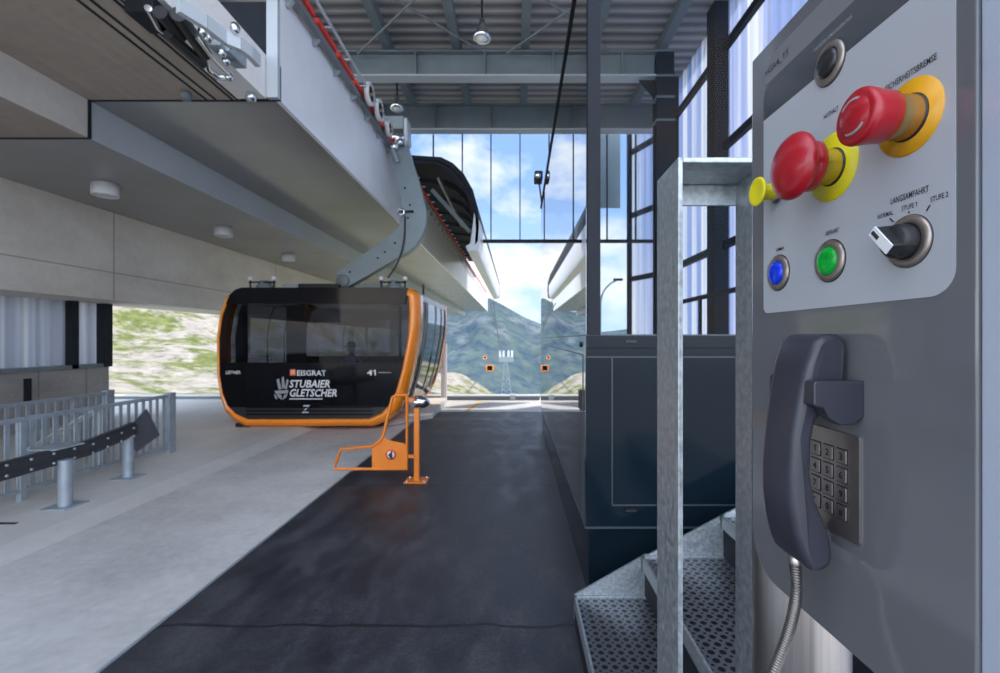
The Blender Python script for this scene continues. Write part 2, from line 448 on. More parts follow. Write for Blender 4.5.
# left wall: concrete plinth, sheet glazing, frame
struct(MB().box((-8.9, -3, .0), (-8.5, 9.5, 1.1)).build('wall_left', 'conc_plinth'))
w = MB()
rows = []
for i in range(0, 241):
    y = 2.0+7.4*i/240; ph = (i % 8)/8
    d = .0 if ph < .4 else .035
    rows.append([Vector((-8.56-d, y, 1.16)), Vector((-8.56-d, y, 2.5))])
w.grid(rows, False)
sw = struct(w.build('window_1', 'sheet_left', fix=False))
for y in (5.0, 8.72):
    MB().box((-8.66, y-.07, 1.1), (-8.44, y+.07, 2.5)).build('window_frame_post', 'steel_dark', sw)
MB().box((-8.7, 9.32, 1.1), (-8.42, 9.5, 2.5)).build('window_frame_post', 'steel_dark', sw)
MB().box((-8.66, 2, 1.1), (-8.44, 9.5, 1.17)).build('window_sill', 'steel_green', sw)
# small dark plate and conduit on the plinth
pb = MB().box((-8.5, 7.85, .55), (-8.46, 7.95, .98)).build('wall_bracket', 'steel_dark'); tag(pb, 'slim dark vertical bracket on the concrete plinth wall', 'bracket')

# big concrete beam, upper left
struct(MB().box((-8.9, -3, 2.4), (-7.6, 45, 4.05)).build('wall_left.001', 'conc_wall'))
# near concrete slab with step (Y < 5.4)
struct(MB().box((-3.28, -3, 4.5), (-5.08, 5.4, 5.0)).build('ceiling', 'conc_soffit'))
struct(MB().box((-5.08, -3, 4.053), (-8.9, 5.4, 5.0)).build('ceiling.001', 'conc_side'))
struct(MB().box((-5.082, -3, 4.05), (-8.9, 5.4, 4.053)).build('ceiling.002', 'conc_soffit'))
struct(MB().box((-2.94, -3, 4.49), (-3.28, 5.36, 5.0)).build('ceiling.003', 'conc_white'))
# painted part of the same soffit
struct(MB().box((-2.865, 5.42, 4.5), (-5.08, 45, 4.6)).build('ceiling.004', 'panel_grey'))
s = MB().box((-5.08, 5.42, 4.05), (-5.4, 45, 4.6)); struct(s.build('ceiling.005', 'pale_metal'))
struct(MB().box((-5.082, 5.42, 4.048), (-8.9, 45, 4.10)).build('ceiling.006', 'panel_grey'))
# dark joints in the near soffit
for i, xx in enumerate((-3.67, -3.56, -3.36, -3.30)):
    struct(MB().box((xx-.012, -3, 4.492), (xx+.012, 5.4, 4.502)).build('trim_%d' % (i+1), 'steel_dark'))
struct(MB().box((-2.8, 5.40, 4.49), (-5.1, 5.425, 4.9)).build('trim_5', 'steel_dark'))
struct(MB().box((-5.06, 5.395, 4.04), (-8.9, 5.425, 4.5)).build('trim_6', 'steel_dark'))

# white track fascia
fs = thing('track_fascia', 'long glossy white fascia beam that carries the cable car track above the platform', 'fascia', (-2.8, 5.4, 4.5))
MB().box((-2.80, 5.40, 4.49), (-2.86, 45, 5.92)).build('fascia_panel', 'white_paint', fs, bevel=.008)
MB().box((-2.80, 5.34, 4.5), (-2.93, 5.40, 6.6)).build('end_trim', 'pale_metal', fs)
# track on top of the fascia: red rail, guard tube, brackets, pulley wheels
tr = fs
b = MB(); y = 4.6
while y < 40:
    b.box((-2.68, y, 5.86), (-2.62, y+.62, 5.93)); y += .72
b.build('red_rail', 'red_rail', tr)
MB().tube([(-2.55, 4.4, 5.98), (-2.55, 9.4, 5.98)], .022).build('guard_tube', 'pale_metal', tr)
MB().box((-2.74, 4.6, 5.78), (-2.66, 30, 5.86)).build('carrier_beam', 'steel_green', tr)
y = 4.8
while y < 24:
    MB().prism([(-2.80, y, 5.70), (-2.77, y, 5.70), (-2.70, y, 5.78), (-2.70, y, 5.93), (-2.54, y, 5.93), (-2.54, y, 5.955), (-2.80, y, 5.955)], (0, .05, 0)).build('bracket', 'galv_far', tr); y += .72
MB().box((-3.9, 5.45, 4.62), (-2.9, 44, 5.7)).build('drive_casing', 'steel_dark', tr)
for k, (yy, zz, lb) in enumerate([(7.9, 6.02, 'nearest white-rimmed pulley wheel on the red guide rail'), (8.45, 6.02, 'second white-rimmed pulley wheel on the red guide rail, next to the nearest'), (9.1, 5.98, 'smaller pulley wheel on the guide rail just before the hanger arm')]):
    r = .19 if k < 2 else .15
    zz -= .10; p = MB().lathe([(r*.66, -.03), (r, -.04), (r, .04), (r*.66, .03)], (-2.54, yy, zz), (1, 0, 0), 28).build('pulley_wheel', 'white_plain', fs)
    MB().lathe([(.01, .022), (r*.72, .018), (r*.72, -.018), (.01, -.022)], (-2.54, yy, zz), (1, 0, 0), 28).build('web', 'steel_dark', p)
    MB().lathe([(.001, .05), (.035, .05), (.04, -.18), (.001, -.18)], (-2.54, yy, zz), (1, 0, 0), 14).build('hub', 'brass', p)

# ------------------------------------------------------------------ machinery on the near soffit
mc = thing('door_drive_mechanism', 'bright metal linkage with black damper and lever bolted under the near concrete soffit', 'mechanism', (-3.1, 4.0, 4.4))
def sp(x, y, z=4.35):
    Y = (z-H)*F/(CY-y); return Vector(((x-CX)/F*Y, Y, z))
MB().tube([sp(160, 12), sp(181, 36)], .055, 12).build('damper_body', 'rubber', mc)
MB().tube([sp(168, 34, 4.30), sp(203, 64, 4.30)], .045, 12).build('damper_cylinder', 'rubber', mc)
MB().tube([sp(178, 14, 4.33), sp(205, 54, 4.33)], .06, 12).build('motor', 'black_matte', mc)
MB().tube([sp(148, 8), sp(158, 27), sp(168, 35)], .028, 10).build('tie_rod', 'chrome', mc)
MB().tube([sp(196, 36, 4.28), sp(212, 58, 4.28), sp(229, 75, 4.28)], .018, 10).build('linkage_rod', 'chrome', mc)
MB().tube([sp(204, 54), sp(207, 68), sp(217, 77), sp(228, 78)], [.03, .035, .035, .03], 10).build('bracket_arc', 'chrome', mc)
lv = MB(); pts = [sp(178, 5, 4.2), sp(205, 22, 4.2), sp(225, 38, 4.2), sp(240, 44, 4.2), sp(250, 52, 4.2), sp(258, 61, 4.2)]
for a, c in zip(pts, pts[1:]): lv.bar(a, c, .05, .11)
lv.build('lever', 'pale_metal', mc)
MB().tube([sp(184, 10, 4.26), sp(215, 34, 4.26), sp(236, 46, 4.26)], .02, 8).build('guide_rod', 'chrome', mc)
for (x, y) in ((203, 31), (208, 37), (230, 43), (222, 52), (235, 28), (229, 76), (226, 60)):
    MB().lathe([(.001, -.03), (.035, -.03), (.04, 0), (.035, .03), (.02, .05), (.001, .05)], sp(x, y, 4.3), (.2, -.3, -1), 12).build('bolt', 'chrome', mc)
b = MB()
for (x, y) in ((219, 44), (228, 50), (236, 58)):
    p = sp(x, y, 4.38); b.box(p-Vector((.06, .08, .06)), p+Vector((.06, .08, .06)))
b.build('clamp_block', 'galv_far', mc, bevel=.01)
p = sp(160, 22, 4.4); MB().box(p-Vector((.16, .18, .04)), p+Vector((.08, .10, .1))).build('base_block', 'steel_dark', mc, bevel=.01)
for (x, y, lb) in ((251, 95, 'bright bolt head at the corner of the concrete soffit'), (186, 94, 'dull bolt head at the soffit edge left of the bright one')):
    p = sp(x, y, 4.47)
    o = MB().lathe([(.001, -.07), (.05, -.07), (.06, -.02), (.05, .03), (.001, .03)], p, (0, 0, 1), 12).build('soffit_bolt', 'chrome' if x > 200 else 'steel_green')
    tag(o, lb, 'bolt')

# downlights
dl = None
for k, (yy, xx) in enumerate([(7.0, -6.32), (9.72, -6.25), (12.7, -6.35)]):
    lb = ['nearest white cylindrical ceiling light under the grey soffit', 'middle one of the white cylindrical ceiling lights, above the cabin', 'farthest white cylindrical ceiling light, just left of the hanger arm'][k]
    t = thing('ceiling_light', lb, 'ceiling light', (xx, yy, 4.05), 'cylindrical ceiling lights')
    MB().lathe([(.001, 0), (.17, 0), (.17, -.17), (.16, -.185), (.15, -.185), (.145, -.15), (.001, -.15)], (xx, yy, 4.048), (0, 0, 1), 28).build('lamp_housing', 'white_plain', t)
    MB().lathe([(.001, -.151), (.14, -.152), (.13, -.165), (.001, -.17)], (xx, yy, 4.048), (0, 0, 1), 24).build('lens', 'ink_white', t)

# ------------------------------------------------------------------ roof
def rz(y): return 8.25
struct(MB().box((-9, 1.6, 8.2), (4.3, 12.6, 8.3)).build('ceiling.007', 'deck'))
for k, (yy, zb, h, lb) in enumerate([(10.0, 7.38, .56, 'wide grey steel roof beam spanning the hall, nearer one with pale flange'),
                                     (12.35, 7.30, .72, 'wide grey steel roof beam directly over the glazed gable')]):
    t = thing('roof_beam', lb, 'beam', (0, yy, zb))
    XE = 3.04 if k == 0 else 4.0
    MB().box((-9, yy-.02, zb+.03), (XE, yy+.02, zb+h-.03)).build('web', 'steel_green', t)
    MB().box((-9, yy-.14, zb), (XE, yy+.14, zb+.035)).build('flange', 'pale_metal', t)
    MB().box((-9, yy-.14, zb+h-.035), (XE, yy+.14, zb+h)).build('flange', 'steel_green', t)
    b = MB(); x = -8.2
    while x < XE: b.box((x, yy-.13, zb+.03), (x+.03, yy+.13, zb+h-.03)); x += 1.5
    b.build('stiffener', 'steel_green', t)
for k in range(8):
    xx = -7.3+k*1.5
    lbs = ['leftmost', 'second', 'third', 'fourth', 'fifth', 'sixth', 'seventh', 'eighth']
    o = MB().box((xx-.09, 1.6, 7.98), (xx+.09, 12.5, 8.2)).build('roof_purlin', 'steel_green')
    tag(o, '%s grey steel purlin from the left, running lengthwise under the corrugated roof deck' % lbs[k], 'purlin', 'roof purlins')
for k, (a, c, lb) in enumerate([((-4.3, 6.2, 7.9), (-.8, 9.8, 7.9), 'thin diagonal roof brace rod left of the hanging lamp'),
                                ((-.6, 7.0, 7.82), (-3.4, 9.8, 7.82), 'thin diagonal roof brace rod crossing behind the hanging lamp'),
                                ((-.6, 7.2, 7.9), (2.0, 9.8, 7.9), 'thin diagonal roof brace rod right of the hanging lamp'),
                                ((2.4, 7.0, 7.82), (-.2, 9.8, 7.82), 'thin diagonal roof brace rod nearest the booth glass')]):
    o = MB().tube([a, c], .022, 8).build('brace_rod', 'steel_green'); tag(o, lb, 'brace', 'roof brace rods')
for k, (x, y, Y, lb) in enumerate([(482, 34, 8.2, 'hanging dome lamp below the roof deck, nearer and larger one'), (397, 105, 10.9, 'hanging dome lamp behind the nearer roof beam, above the pulley wheels'), (576, 32, 8.2, 'hanging dome lamp seen beside the black booth post')]):
    p = at(x, y, Y)
    t = thing('hanging_lamp', lb, 'lamp', p, 'hanging dome lamps')
    MB().tube([p+Vector((0, 0, .2)), (p.x, p.y, 8.2)], .018, 8).build('stem', 'steel_dark', t)
    MB().lathe([(.001, .26), (.05, .25), (.055, .14), (.10, .08), (.15, -.02), (.155, -.10), (.12, -.10), (.001, -.04)], p, (0, 0, 1), 24).build('lamp_shade', 'chrome', t)
    MB().lathe([(.001, -.14), (.06, -.13), (.10, -.09), (.10, -.05), (.001, -.04)], p, (0, 0, 1), 20).build('bulb', 'white_plain', t)

# ------------------------------------------------------------------ glazed gable
gz0, gz1 = 4.37, 7.32
gx = [-4.68, -3.88, -3.08, -2.28, -1.48, -.69, .11, .91, 1.71, 2.51, 3.3, 4.0]
prof = [(410, 155), (441, 157), (453, 163), (464, 174), (473, 190), (478, 208), (479, 225), (478, 241)]
P0 = [at(x, y, 11.5) for x, y in prof]
def hood_z(x):
    for a, c in zip(P0, P0[1:]):
        if min(a.x, c.x) <= x <= max(a.x, c.x) and abs(c.x-a.x) > 1e-4: return a.z+(c.z-a.z)*(x-a.x)/(c.x-a.x)
    return gz0
g = struct(MB().poly([(-3.0, 12.56, P0[0].z+.02), (-3.0, 12.56, gz1), (4.0, 12.56, gz1), (4.0, 12.56, gz0), (P0[-1].x+.02, 12.56, gz0)]+[(p.x+.02, 12.56, p.z+.02) for p in reversed(P0[:-1])]).build('window_2', 'glass_gable', fix=False))
for xx in gx[3:]:
    MB().box((xx-.014, 12.50, max(gz0, hood_z(xx))), (xx+.014, 12.6, gz1)).build('window_mullion', 'steel_dark', g)
MB().box((-1.3, 12.46, gz0-.035), (4.0, 12.62, gz0+.035)).build('window_sill', 'steel_dark', g)
MB().box((-2.5, 12.48, 6.98), (-1.4, 12.52, 7.0)).build('window_transom', 'steel_dark', g) if False else None

# track hood outside (arched, dark inside)
hd = thing('track_hood', 'arched black hood with white skirt over the outgoing track beyond the fascia', 'track hood', (-2, 11.5, 4.4))
def sh(p, dy, dz=0): return Vector((p.x, p.y+dy, p.z+dz))
MB().loft([P0+[p+Vector((-.08, 0, -.09)) for p in reversed(P0)], [sh(p, 15) for p in P0]+[sh(p, 15)+Vector((-.08, 0, -.09)) for p in reversed(P0)]], False, (True, True)).build('shell', 'steel_dark', hd)
for k in range(9):
    y0 = .02+k*1.6
    MB().loft([[sh(p, y0)+Vector((-.09, 0, -.10)) for p in P0]+[sh(p, y0)+Vector((-.15, 0, -.17)) for p in reversed(P0)], [sh(p, y0+.08)+Vector((-.09, 0, -.10)) for p in P0]+[sh(p, y0+.08)+Vector((-.15, 0, -.17)) for p in reversed(P0)]], False, (True, True)).build('rib', 'steel_dark', hd)
a, c = at(478, 205, 11.5), at(470, 246, 11.5)
b = MB()
sk = [at(474, 212, 11.5), at(480, 222, 11.5), at(480, 241, 11.5), at(477, 250, 11.5), at(468, 252, 11.5), at(465, 246, 11.5), at(470, 243, 11.5)]
MB().prism(sk, (0, 13.5, 0)).build('white_skirt', 'white_paint', hd, bevel=.03)
MB().bar(at(432, 190, 12), at(470, 232, 12), .1, .1).build('inner_strut', 'steel_green', hd)
MB().bar(at(438, 178, 12.4), at(462, 226, 14), .06, .06).build('inner_strut', 'galv_far', hd)
MB().box((-3.0, 13.0, 6.3), (-2.65, 26, 6.9)).build('inner_housing', 'steel_dark', hd)

# ------------------------------------------------------------------ right wall (translucent sheets in dark frame)
RAILS = (1.6, 3.48, 5.38, 7.28)
def sheet_wall(name, A, B, z0, z1, posts, skip=None):
    A, B = Vector(A), Vector(B); L = (B-A).length; d = (B-A)/L; nrm = Vector((-d.y, d.x, 0))
    b = MB(); n = int(L/.035); rows = []
    for i in range(n+1):
        s_ = L*i/n; off = .0 if (i % 8) < 4 else .035
        q = A+d*s_+nrm*off; rows.append([Vector((q.x, q.y, z0)), Vector((q.x, q.y, z1))])
    b.grid(rows, False); w = struct(b.build(name, 'sheet', fix=False))
    for z in RAILS:
        MB().bar(Vector((A.x, A.y, z))+nrm*.09, Vector((B.x, B.y, z))+nrm*.09, .10, .14).build('rail', 'steel_dark', w)
    for s_, wd in posts:
        q = A+d*s_+nrm*.14
        MB().bar((q.x, q.y, 0), (q.x, q.y, 8.2), wd, wd*1.2, up=tuple(d)).build('post', 'steel_dark', w)
    return w
wr = sheet_wall('wall_right', (4.12, .5, 0), (4.12, 12.5, 0), 0, 8.2, [(.4, .2), (2.9, .22), (5.4, .22), (8.45, .30), (10.9, .14)])
struct(MB().box((4.25, .5, -.2), (4.0, 12.5, .0)).build('baseboard_right', 'steel_dark'))
# corner column of I-section
cc = thing('corner_column', 'dark steel I-section column at the right end of the nearer roof beam', 'column', (3.24, 10.0, 0))
MB().box((3.05, 9.86, 0), (3.43, 9.885, 7.95)).build('flange', 'steel_dark', cc)
MB().box((3.05, 10.12, 0), (3.43, 10.145, 7.95)).build('flange', 'steel_dark', cc)
MB().box((3.225, 9.885, 0), (3.255, 10.12, 7.95)).build('web', 'steel_dark', cc)
MB().prism([(3.04, 9.99, 7.36), (2.70, 9.99, 7.36), (3.04, 9.99, 6.95)], (0, .03, 0)).build('haunch_plate', 'steel_dark', cc)
for z in (7.9, 7.36, 6.9, 6.4): MB().box((3.04, 9.84, z), (3.44, 10.16, z+.04)).build('stiffener', 'steel_green', cc)
wb = sheet_wall('wall_back', (4.05, 12.6, 0), (3.50, 13.82, 0), 0, 8.2, [(1.25, .10)])
MB().box((2.2, 14.4, 5.85), (3.3, 14.5, 8.2)).build('upper_panel', 'steel_green', wb)  # header over an opening that stands in for a reflected patch of sky
# gallery handrail in front of the wall
hr = thing('gallery_handrail', 'black handrail with uprights in front of the translucent right wall', 'handrail', (3.6, 8, 0))
MB().box((3.5, 4.0, 2.42), (3.56, 11.5, 2.50)).build('top_rail', 'steel_dark', hr)
for yy in (4.2, 5.7, 7.2, 8.7, 10.2, 11.4):
    MB().box((3.5, yy, 1.3), (3.56, yy+.05, 2.45)).build('upright', 'steel_dark', hr)
MB().box((3.3, 4.0, 1.22), (4.0, 11.5, 1.36)).build('gallery_floor', 'steel_green', hr)
MB().box((3.32, 4.0, 0), (3.42, 4.1, 1.22)).box((3.32, 11.3, 0), (3.42, 11.4, 1.22)).build('gallery_leg', 'steel_dark', hr)

# ------------------------------------------------------------------ operator booth
BX, BY = .445, 2.89
bo = thing('operator_booth', 'dark blue operator booth with glossy panels below and mirror-like glass above', 'booth', (BX, BY, 0))
MB().box((BX+.02, BY+.02, 0.012), (1.75, 8.1, .46)).build('plinth', 'booth', bo, bevel=.004)
MB().box((BX, BY, .462), (1.78, 8.1, 1.60)).build('lower_cladding', 'booth', bo, bevel=.004)
# glossy fitted cover strips / seams on the front
MB().box((BX, BY-.004, 1.60), (1.78, BY+.02, 1.685)).build('top_rail', 'booth', bo)
def fx(x): return (x-CX)/F*BY
def fz(y): return H-(y-CY)/F*BY
b = MB()
b.box((fx(586), BY-.006, fz(357)-.003), (1.78, BY, fz(357)+.003))
b.box((fx(612)-.003, BY-.006, fz(505)), (fx(612)+.003, BY, fz(357)))
b.box((fx(612), BY-.006, fz(505)-.004), (1.78, BY, fz(505)+.004))
b.box((fx(586), BY-.006, fz(527.5)-.006), (1.78, BY, fz(527.5)+.006))
b.box((fx(586), BY-.006, fz(335)-.004), (1.78, BY, fz(335)+.004))
b.build('panel_seam', 'seam', bo)
for yy in (341.5, 510):
    MB().box((fx(625), BY-.016, fz(yy)-.006), (fx(636), BY, fz(yy)+.008)).build('recessed_handle', 'black_matte', bo, label='black recessed handle')
# left face: glossy mirror panel, seams, latch
MB().box((BX-.004, BY+.01, .47), (BX, 8.1, 1.68)).build('side_panel', glass('booth_side_mirror', (.10, .12, .14), 2.2, ior=1.7), bo)
b = MB()
b.box((BX-.008, BY, .452), (BX, 8.1, .464)); b.box((BX-.008, BY, 1.676), (BX, 8.1, 1.684))
b.bar((BX-.006, 3.0, 1.552), (BX-.006, 7.6, 1.585), .004, .01); b.box((BX-.008, 2.99, .47), (BX, 3.0, 1.55))
b.build('side_seam', 'seam', bo)
MB().box((BX-.022, 3.07, 1.19), (BX-.005, 3.09, 1.31)).box((BX-.022, 3.015, 1.18), (BX-.005, 3.035, 1.32)).build('latch', 'black_matte', bo, label='black latch handle')
MB().lathe([(.001, .01), (.018, .01), (.018, 0), (.001, 0)], (BX-.005, 3.08, 1.62), (-1, 0, 0), 14).build('lock', 'black_matte', bo)
# glass
gA = MB(); gA.poly([(BX, BY+.002, 1.685), (BX, 8.1, 1.685), (BX, 8.1, 4.0), (BX, 7.8, 4.0), (BX, BY+.002, 4.26)]); gA.build('side_glass', 'glass_booth', bo, fix=False)
gB = MB(); gB.poly([(BX+.09, BY, 1.685), (1.36, BY, 1.685), (1.36, BY, 4.3), (BX+.09, BY, 4.3)]); gB.build('front_glass', 'glass_front', bo, fix=False)
MB().box((BX+.010, BY-.01, 1.68), (BX+.09, BY+.05, 4.35)).build('corner_post', 'steel_dark', bo)
MB().bar((BX, BY+.1, 4.27), (BX, 8.1, 4.0), .03, .035).build('top_edge_rail', 'steel_dark', bo)
MB().box((BX+.03, 8.05, 1.68), (BX+.07, 8.1, 4.0)).build('rear_post', 'galv_far', bo)
MB().box((.62, 3.6, 1.60), (1.7, 7.8, 1.66)).build('desk', 'steel_dark', bo)
cb = thing('security_camera', 'small black camera box on the far top end of the booth glass', 'camera', (BX, 7.85, 4.12))
p = Vector((BX-.05, 7.85, 4.45))
MB().box(p-Vector((.08, .16, .07)), p+Vector((.06, .16, .07))).build('housing', 'steel_dark', cb, bevel=.02)
MB().lathe([(.001, .17), (.05, .17), (.05, .10), (.001, .10)], p-Vector((.03, .03, .02)), (0, -1, 0), 14).build('lens', 'chrome', cb)
MB().tube([p-Vector((0, 0, .06)), (BX, 7.88, 4.03)], .015).build('bracket', 'steel_dark', cb)

# ------------------------------------------------------------------ staircase of perforated treads
stt = thing('metal_staircase', 'galvanised metal steps with perforated treads rising to the right before the booth', 'staircase', (.33, 1.3, 0))
YB = 2.6
for k, (x0, x1, z) in enumerate([(.334, .80, .176), (.72, 1.22, .404), (1.17, 1.75, .64)]):
    y0 = .9
    t = MB().box((x0+.012, y0, z-.006), (x1, YB-.01, z+.004)).build('tread', 'perf', stt)
    fr = MB()
    fr.box((x0, y0, z-.06), (x0+.012, YB, z+.012)); fr.box((x0, YB-.012, z-.06), (x1, YB, z+.012))
    fr.box((x1-.012, y0, z-.06), (x1, YB, z+.006))
    fr.build('tread_frame', 'galv', stt)
MB().prism([(.334, YB+.005, .05), (.334, YB+.005, .19), (.74, YB+.005, .42), (.76, YB+.005, .42), (1.2, YB+.005, .655), (1.75, YB+.005, .93), (1.75, YB+.005, .05)], (0, .012, 0)).build('stringer', 'galv', stt)
b = MB()
for x0, z0, z1 in ((.735, .19, .345), (1.185, .41, .58)): b.box((x0, .9, z0), (x0+.006, YB, z1))
b.build('riser_plate', 'steel_dark', stt)
MB().box((.335, .9, .0), (.345, YB, .116)).build('riser', 'steel_dark', stt)

# ------------------------------------------------------------------ galvanised loop frame beside the panel
lf = thing('galvanised_rail_frame', 'tall galvanised flat-bar frame standing between the steps and the control panel', 'frame', (.285, .86, 0))
FX0, FX1, FY0, FY1, FZ = .285, .452, .80, .92, 1.972
MB().box((FX0, FY0, .012), (FX0+.009, FY1, FZ)).build('post', 'galv', lf, bevel=.002)
MB().box((FX1-.009, FY0, .012), (FX1, FY1, FZ)).build('post', 'galv', lf, bevel=.002)
MB().box((FX0+.009, FY0, FZ-.010), (FX1-.009, FY1, FZ)).build('top_bar', 'galv', lf, bevel=.002)
MB().box((FX0+.009, FY1-.006, FZ-.052), (FX1-.009, FY1, FZ-.010)).build('web_plate', 'galv', lf, bevel=.002)
MB().tube([(FX0+.009, FY0+.005, FZ-.004), (FX0+.004, FY0+.001, FZ-.004)], .003, 6).build('weld_bead', 'galv', lf)
b = MB()
for i in range(9):
    b.lathe([(.001, -.003), (.003, 0), (.001, .003)], (FX1-.010, FY1-.004, FZ-.014-.004*i), (0, 0, 1), 8)
b.build('weld_bead', 'galv', lf)

# ------------------------------------------------------------------ CONTROL PANEL
TL = .035
U = Vector((TL, -1, 0)).normalized(); W = Vector((0, 0, 1)); NN = Vector((-1, -TL, 0)).normalized()
def pn(Y, z, c=0):
    """point on the panel face at depth Y (metres from the camera plane), height z, raised c"""
    return Vector((.30-TL*Y, Y, z))+NN*c
cp = thing('control_panel', 'grey control panel on a stainless column with emergency stops, buttons and keypad', 'control panel', (.36, .58, 0))
YL, YR, ZT, ZB = .542, .2862, 1.982, 1.382
out = rrect(-YL, -YR, ZB, ZT, (.048, .02, .003, .003), 10)
sh_ = MB(); sh_.prism([pn(-a, b, 0) for a, b in out], -NN*.022); sh_.build('front_plate', 'shell', cp, bevel=.0018, seg=3)
# edge profile toward the camera
sd = MB(); sd.prism([pn(.2862, ZB, -.002), pn(.2862, ZB, -.03), pn(.262, ZB, -.03), pn(.262, ZB, .0)], (0, 0, ZT-ZB)); sd.build('side_profile', 'alu', cp, bevel=.002)
MB().lathe([(.055, 0.012), (.055, 1.95)], (.368, .590, 0), (0, 0, 1), 48).build('column', 'stainless', cp)
b = MB(); b.box((.325, .53, 1.42), (.40, .56, 1.9)); b.build('mounting_bracket', 'steel_dark', cp)
def plate(y0, y1, z0, z1, r, c0, c1, name, m):
    o = MB(); o.prism([pn(-a, b, c0) for a, b in rrect(-y0, -y1, z0, z1, r, 8)], NN*(c1-c0)); return o.build(name, m, cp)
plate(.517, .2992, 1.937, 1.965, (.001, .012, .012, .026), .0001, .0004, 'label_film', 'film')
plate(.517, .2992, 1.8985, 1.937, (.001, .001, .001, .016), .0001, .0006, 'label_dark_strip', 'strip')
plate(.517, .2992, 1.680, 1.8985, (.008, .018, .001, .001), .0001, .0006, 'label_plate', 'label_plate')
def ptxt(s_, Yc, z, width, cap, m='ink', sh=.12, bold=.010):
    return text_mesh(s_, 'lettering', pn(Yc, z, .0009), U, W, width, cap, m, cp, shear=sh*0, bold=bold)
ptxt('SICHERHEITSBREMSE', .3324, 1.8425, .0415, .0050)
ptxt('NOTHALT', .4115, 1.8535, .0180, .0044)
ptxt('LANGSAMFAHRT', .3330, 1.7537, .0310, .0048)
ptxt('NORMAL', .3533, 1.7455, .0142, .0038)
ptxt('STUFE 1', .3328, 1.7458, .0126, .0038)
ptxt('STUFE 2', .3100, 1.7458, .0126, .0038)
ptxt('ABFAHRT', .4100, 1.7455, .0170, .0043)
ptxt('SUMMER', .4865, 1.7455, .0140, .0038)
ptxt('+CA4_11', .494, 1.9470, .041, .0068, 'ink_grey')
ptxt('FAHRZEUGMARKIERUNG', .410, 1.9240, .0465, .0034, 'ink_pale')
def tick(Ya, za, Yb, zb, w=.0006):
    a, c = pn(Ya, za, .0010), pn(Yb, zb, .0010)
    return MB().bar(a, c, .0006, w, up=tuple(NN)).build('tick_mark', 'ink', cp)
tick(.3490, 1.7432, .3460, 1.7398, .0008); tick(.3328, 1.7440, .3328, 1.7428, .0008); tick(.3165, 1.7440, .3190, 1.7405)

def disc(Yc, z, prof, m, name, par=cp, n=48, label=None):
    return MB().lathe(prof, pn(Yc, z, 0), NN, n).build(name, m, par, label=label)
ringp = [(.0183, .0005), (.0187, .0015), (.0180, .0028), (.0138, .0040), (.0128, .0036), (.012, .001)]
for (Yc, z, mm, lab) in ((.489, 1.7222, 'blue_lens', 'blue illuminated push button'), (.4127, 1.7218, 'green_lens', 'green illuminated push button'), (.4127, 1.901, 'dark_lens', 'unlit dark round push button')):
    bt = disc(Yc, z, [(.0122, .001), (.0122, .0045), (.010, .0062), (.006, .0069), (.0001, .0071)], mm, 'push_button', label=lab)
    disc(Yc, z, ringp, 'ring', 'bezel', par=bt)
    disc(Yc, z, [(.0194, .0004), (.0194, .0011), (.018, .0012)], 'ink', 'gasket', par=bt)
# selector switch
sel = disc(.3334, 1.7222, [(.0187, .0005), (.0190, .0015), (.0184, .0028), (.0135, .0040), (.0125, .001)], 'ring', 'selector_switch', label='black three-position rotary selector with white pointer')
disc(.3334, 1.7222, [(.0194, .0004), (.0194, .0011), (.018, .0012)], 'ink', 'gasket', par=sel)
disc(.3334, 1.7222, [(.0125, .001), (.0125, .011), (.0105, .014), (.0001, .014)], 'black_matte', 'knob_base', par=sel)
dirv = (-U*.66+W*.75).normalized(); per = NN.cross(dirv)
def kb(a, wd, c0): return pn(.3334, 1.7222, c0)+dirv*a+per*wd
kn = MB(); kn.loft([[kb(-.0120, -.0065, .006), kb(.0120, -.0065, .006), kb(.0120, .0065, .006), kb(-.0120, .0065, .006)],
                    [kb(-.0100, -.0040, .0205), kb(.0125, -.0040, .0205), kb(.0125, .0040, .0205), kb(-.0100, .0040, .0205)]], False, (True, True))
kn.build('knob_grip', 'black_matte', sel, bevel=.001)
MB().loft([[kb(-.0100, -.0040, .0206), kb(.0128, -.0040, .0206), kb(.0128, .0040, .0206), kb(-.0100, .0040, .0206)],
           [kb(-.0096, -.0038, .0216), kb(.0128, -.0038, .0216), kb(.0128, .0038, .0216), kb(-.0096, .0038, .0216)]], False, (True, True)).build('pointer', 'ink_white', sel, label='white pointer cap')
MB().bar(kb(.0035, 0, .0217), kb(.0112, 0, .0217), .0026, .0012, up=tuple(NN)).build('pointer_slot', 'ink_grey', sel)

# emergency stops
e1 = disc(.3330, 1.8125, [(.0270, .0006), (.0270, .0014), (.0001, .0014)], 'amber', 'emergency_stop', label='red twist-release emergency stop on an amber disc')
disc(.3330, 1.8125, [(.0165, .0014), (.0165, .0026), (.0157, .0030), (.0157, .0031)], 'ink', 'gasket', par=e1)
disc(.3330, 1.8125, [(.0157, .0014), (.0155, .020)], 'brass', 'shaft', par=e1)
disc(.3330, 1.8125, [(.0140, .0190), (.0168, .0180), (.0178, .0195), (.0184, .026), (.0194, .034), (.0200, .0385), (.0195, .0405), (.0168, .0425), (.0148, .0418), (.0140, .0426), (.0105, .0444), (.006, .0452), (.0001, .0456)], 'red_btn', 'mushroom_head', par=e1, n=64)
for a0 in (60, 240):
    pts = [pn(.3330, 1.8125, .0436-.0006*abs(i-4)/4)+(U*math.cos(math.radians(a0+i*10))+W*math.sin(math.radians(a0+i*10)))*.0122 for i in range(9)]
    MB().tube(pts, .0011, 6).build('arrow_mark', 'ink_pale', e1)
YN, ZN = .4095, 1.8055
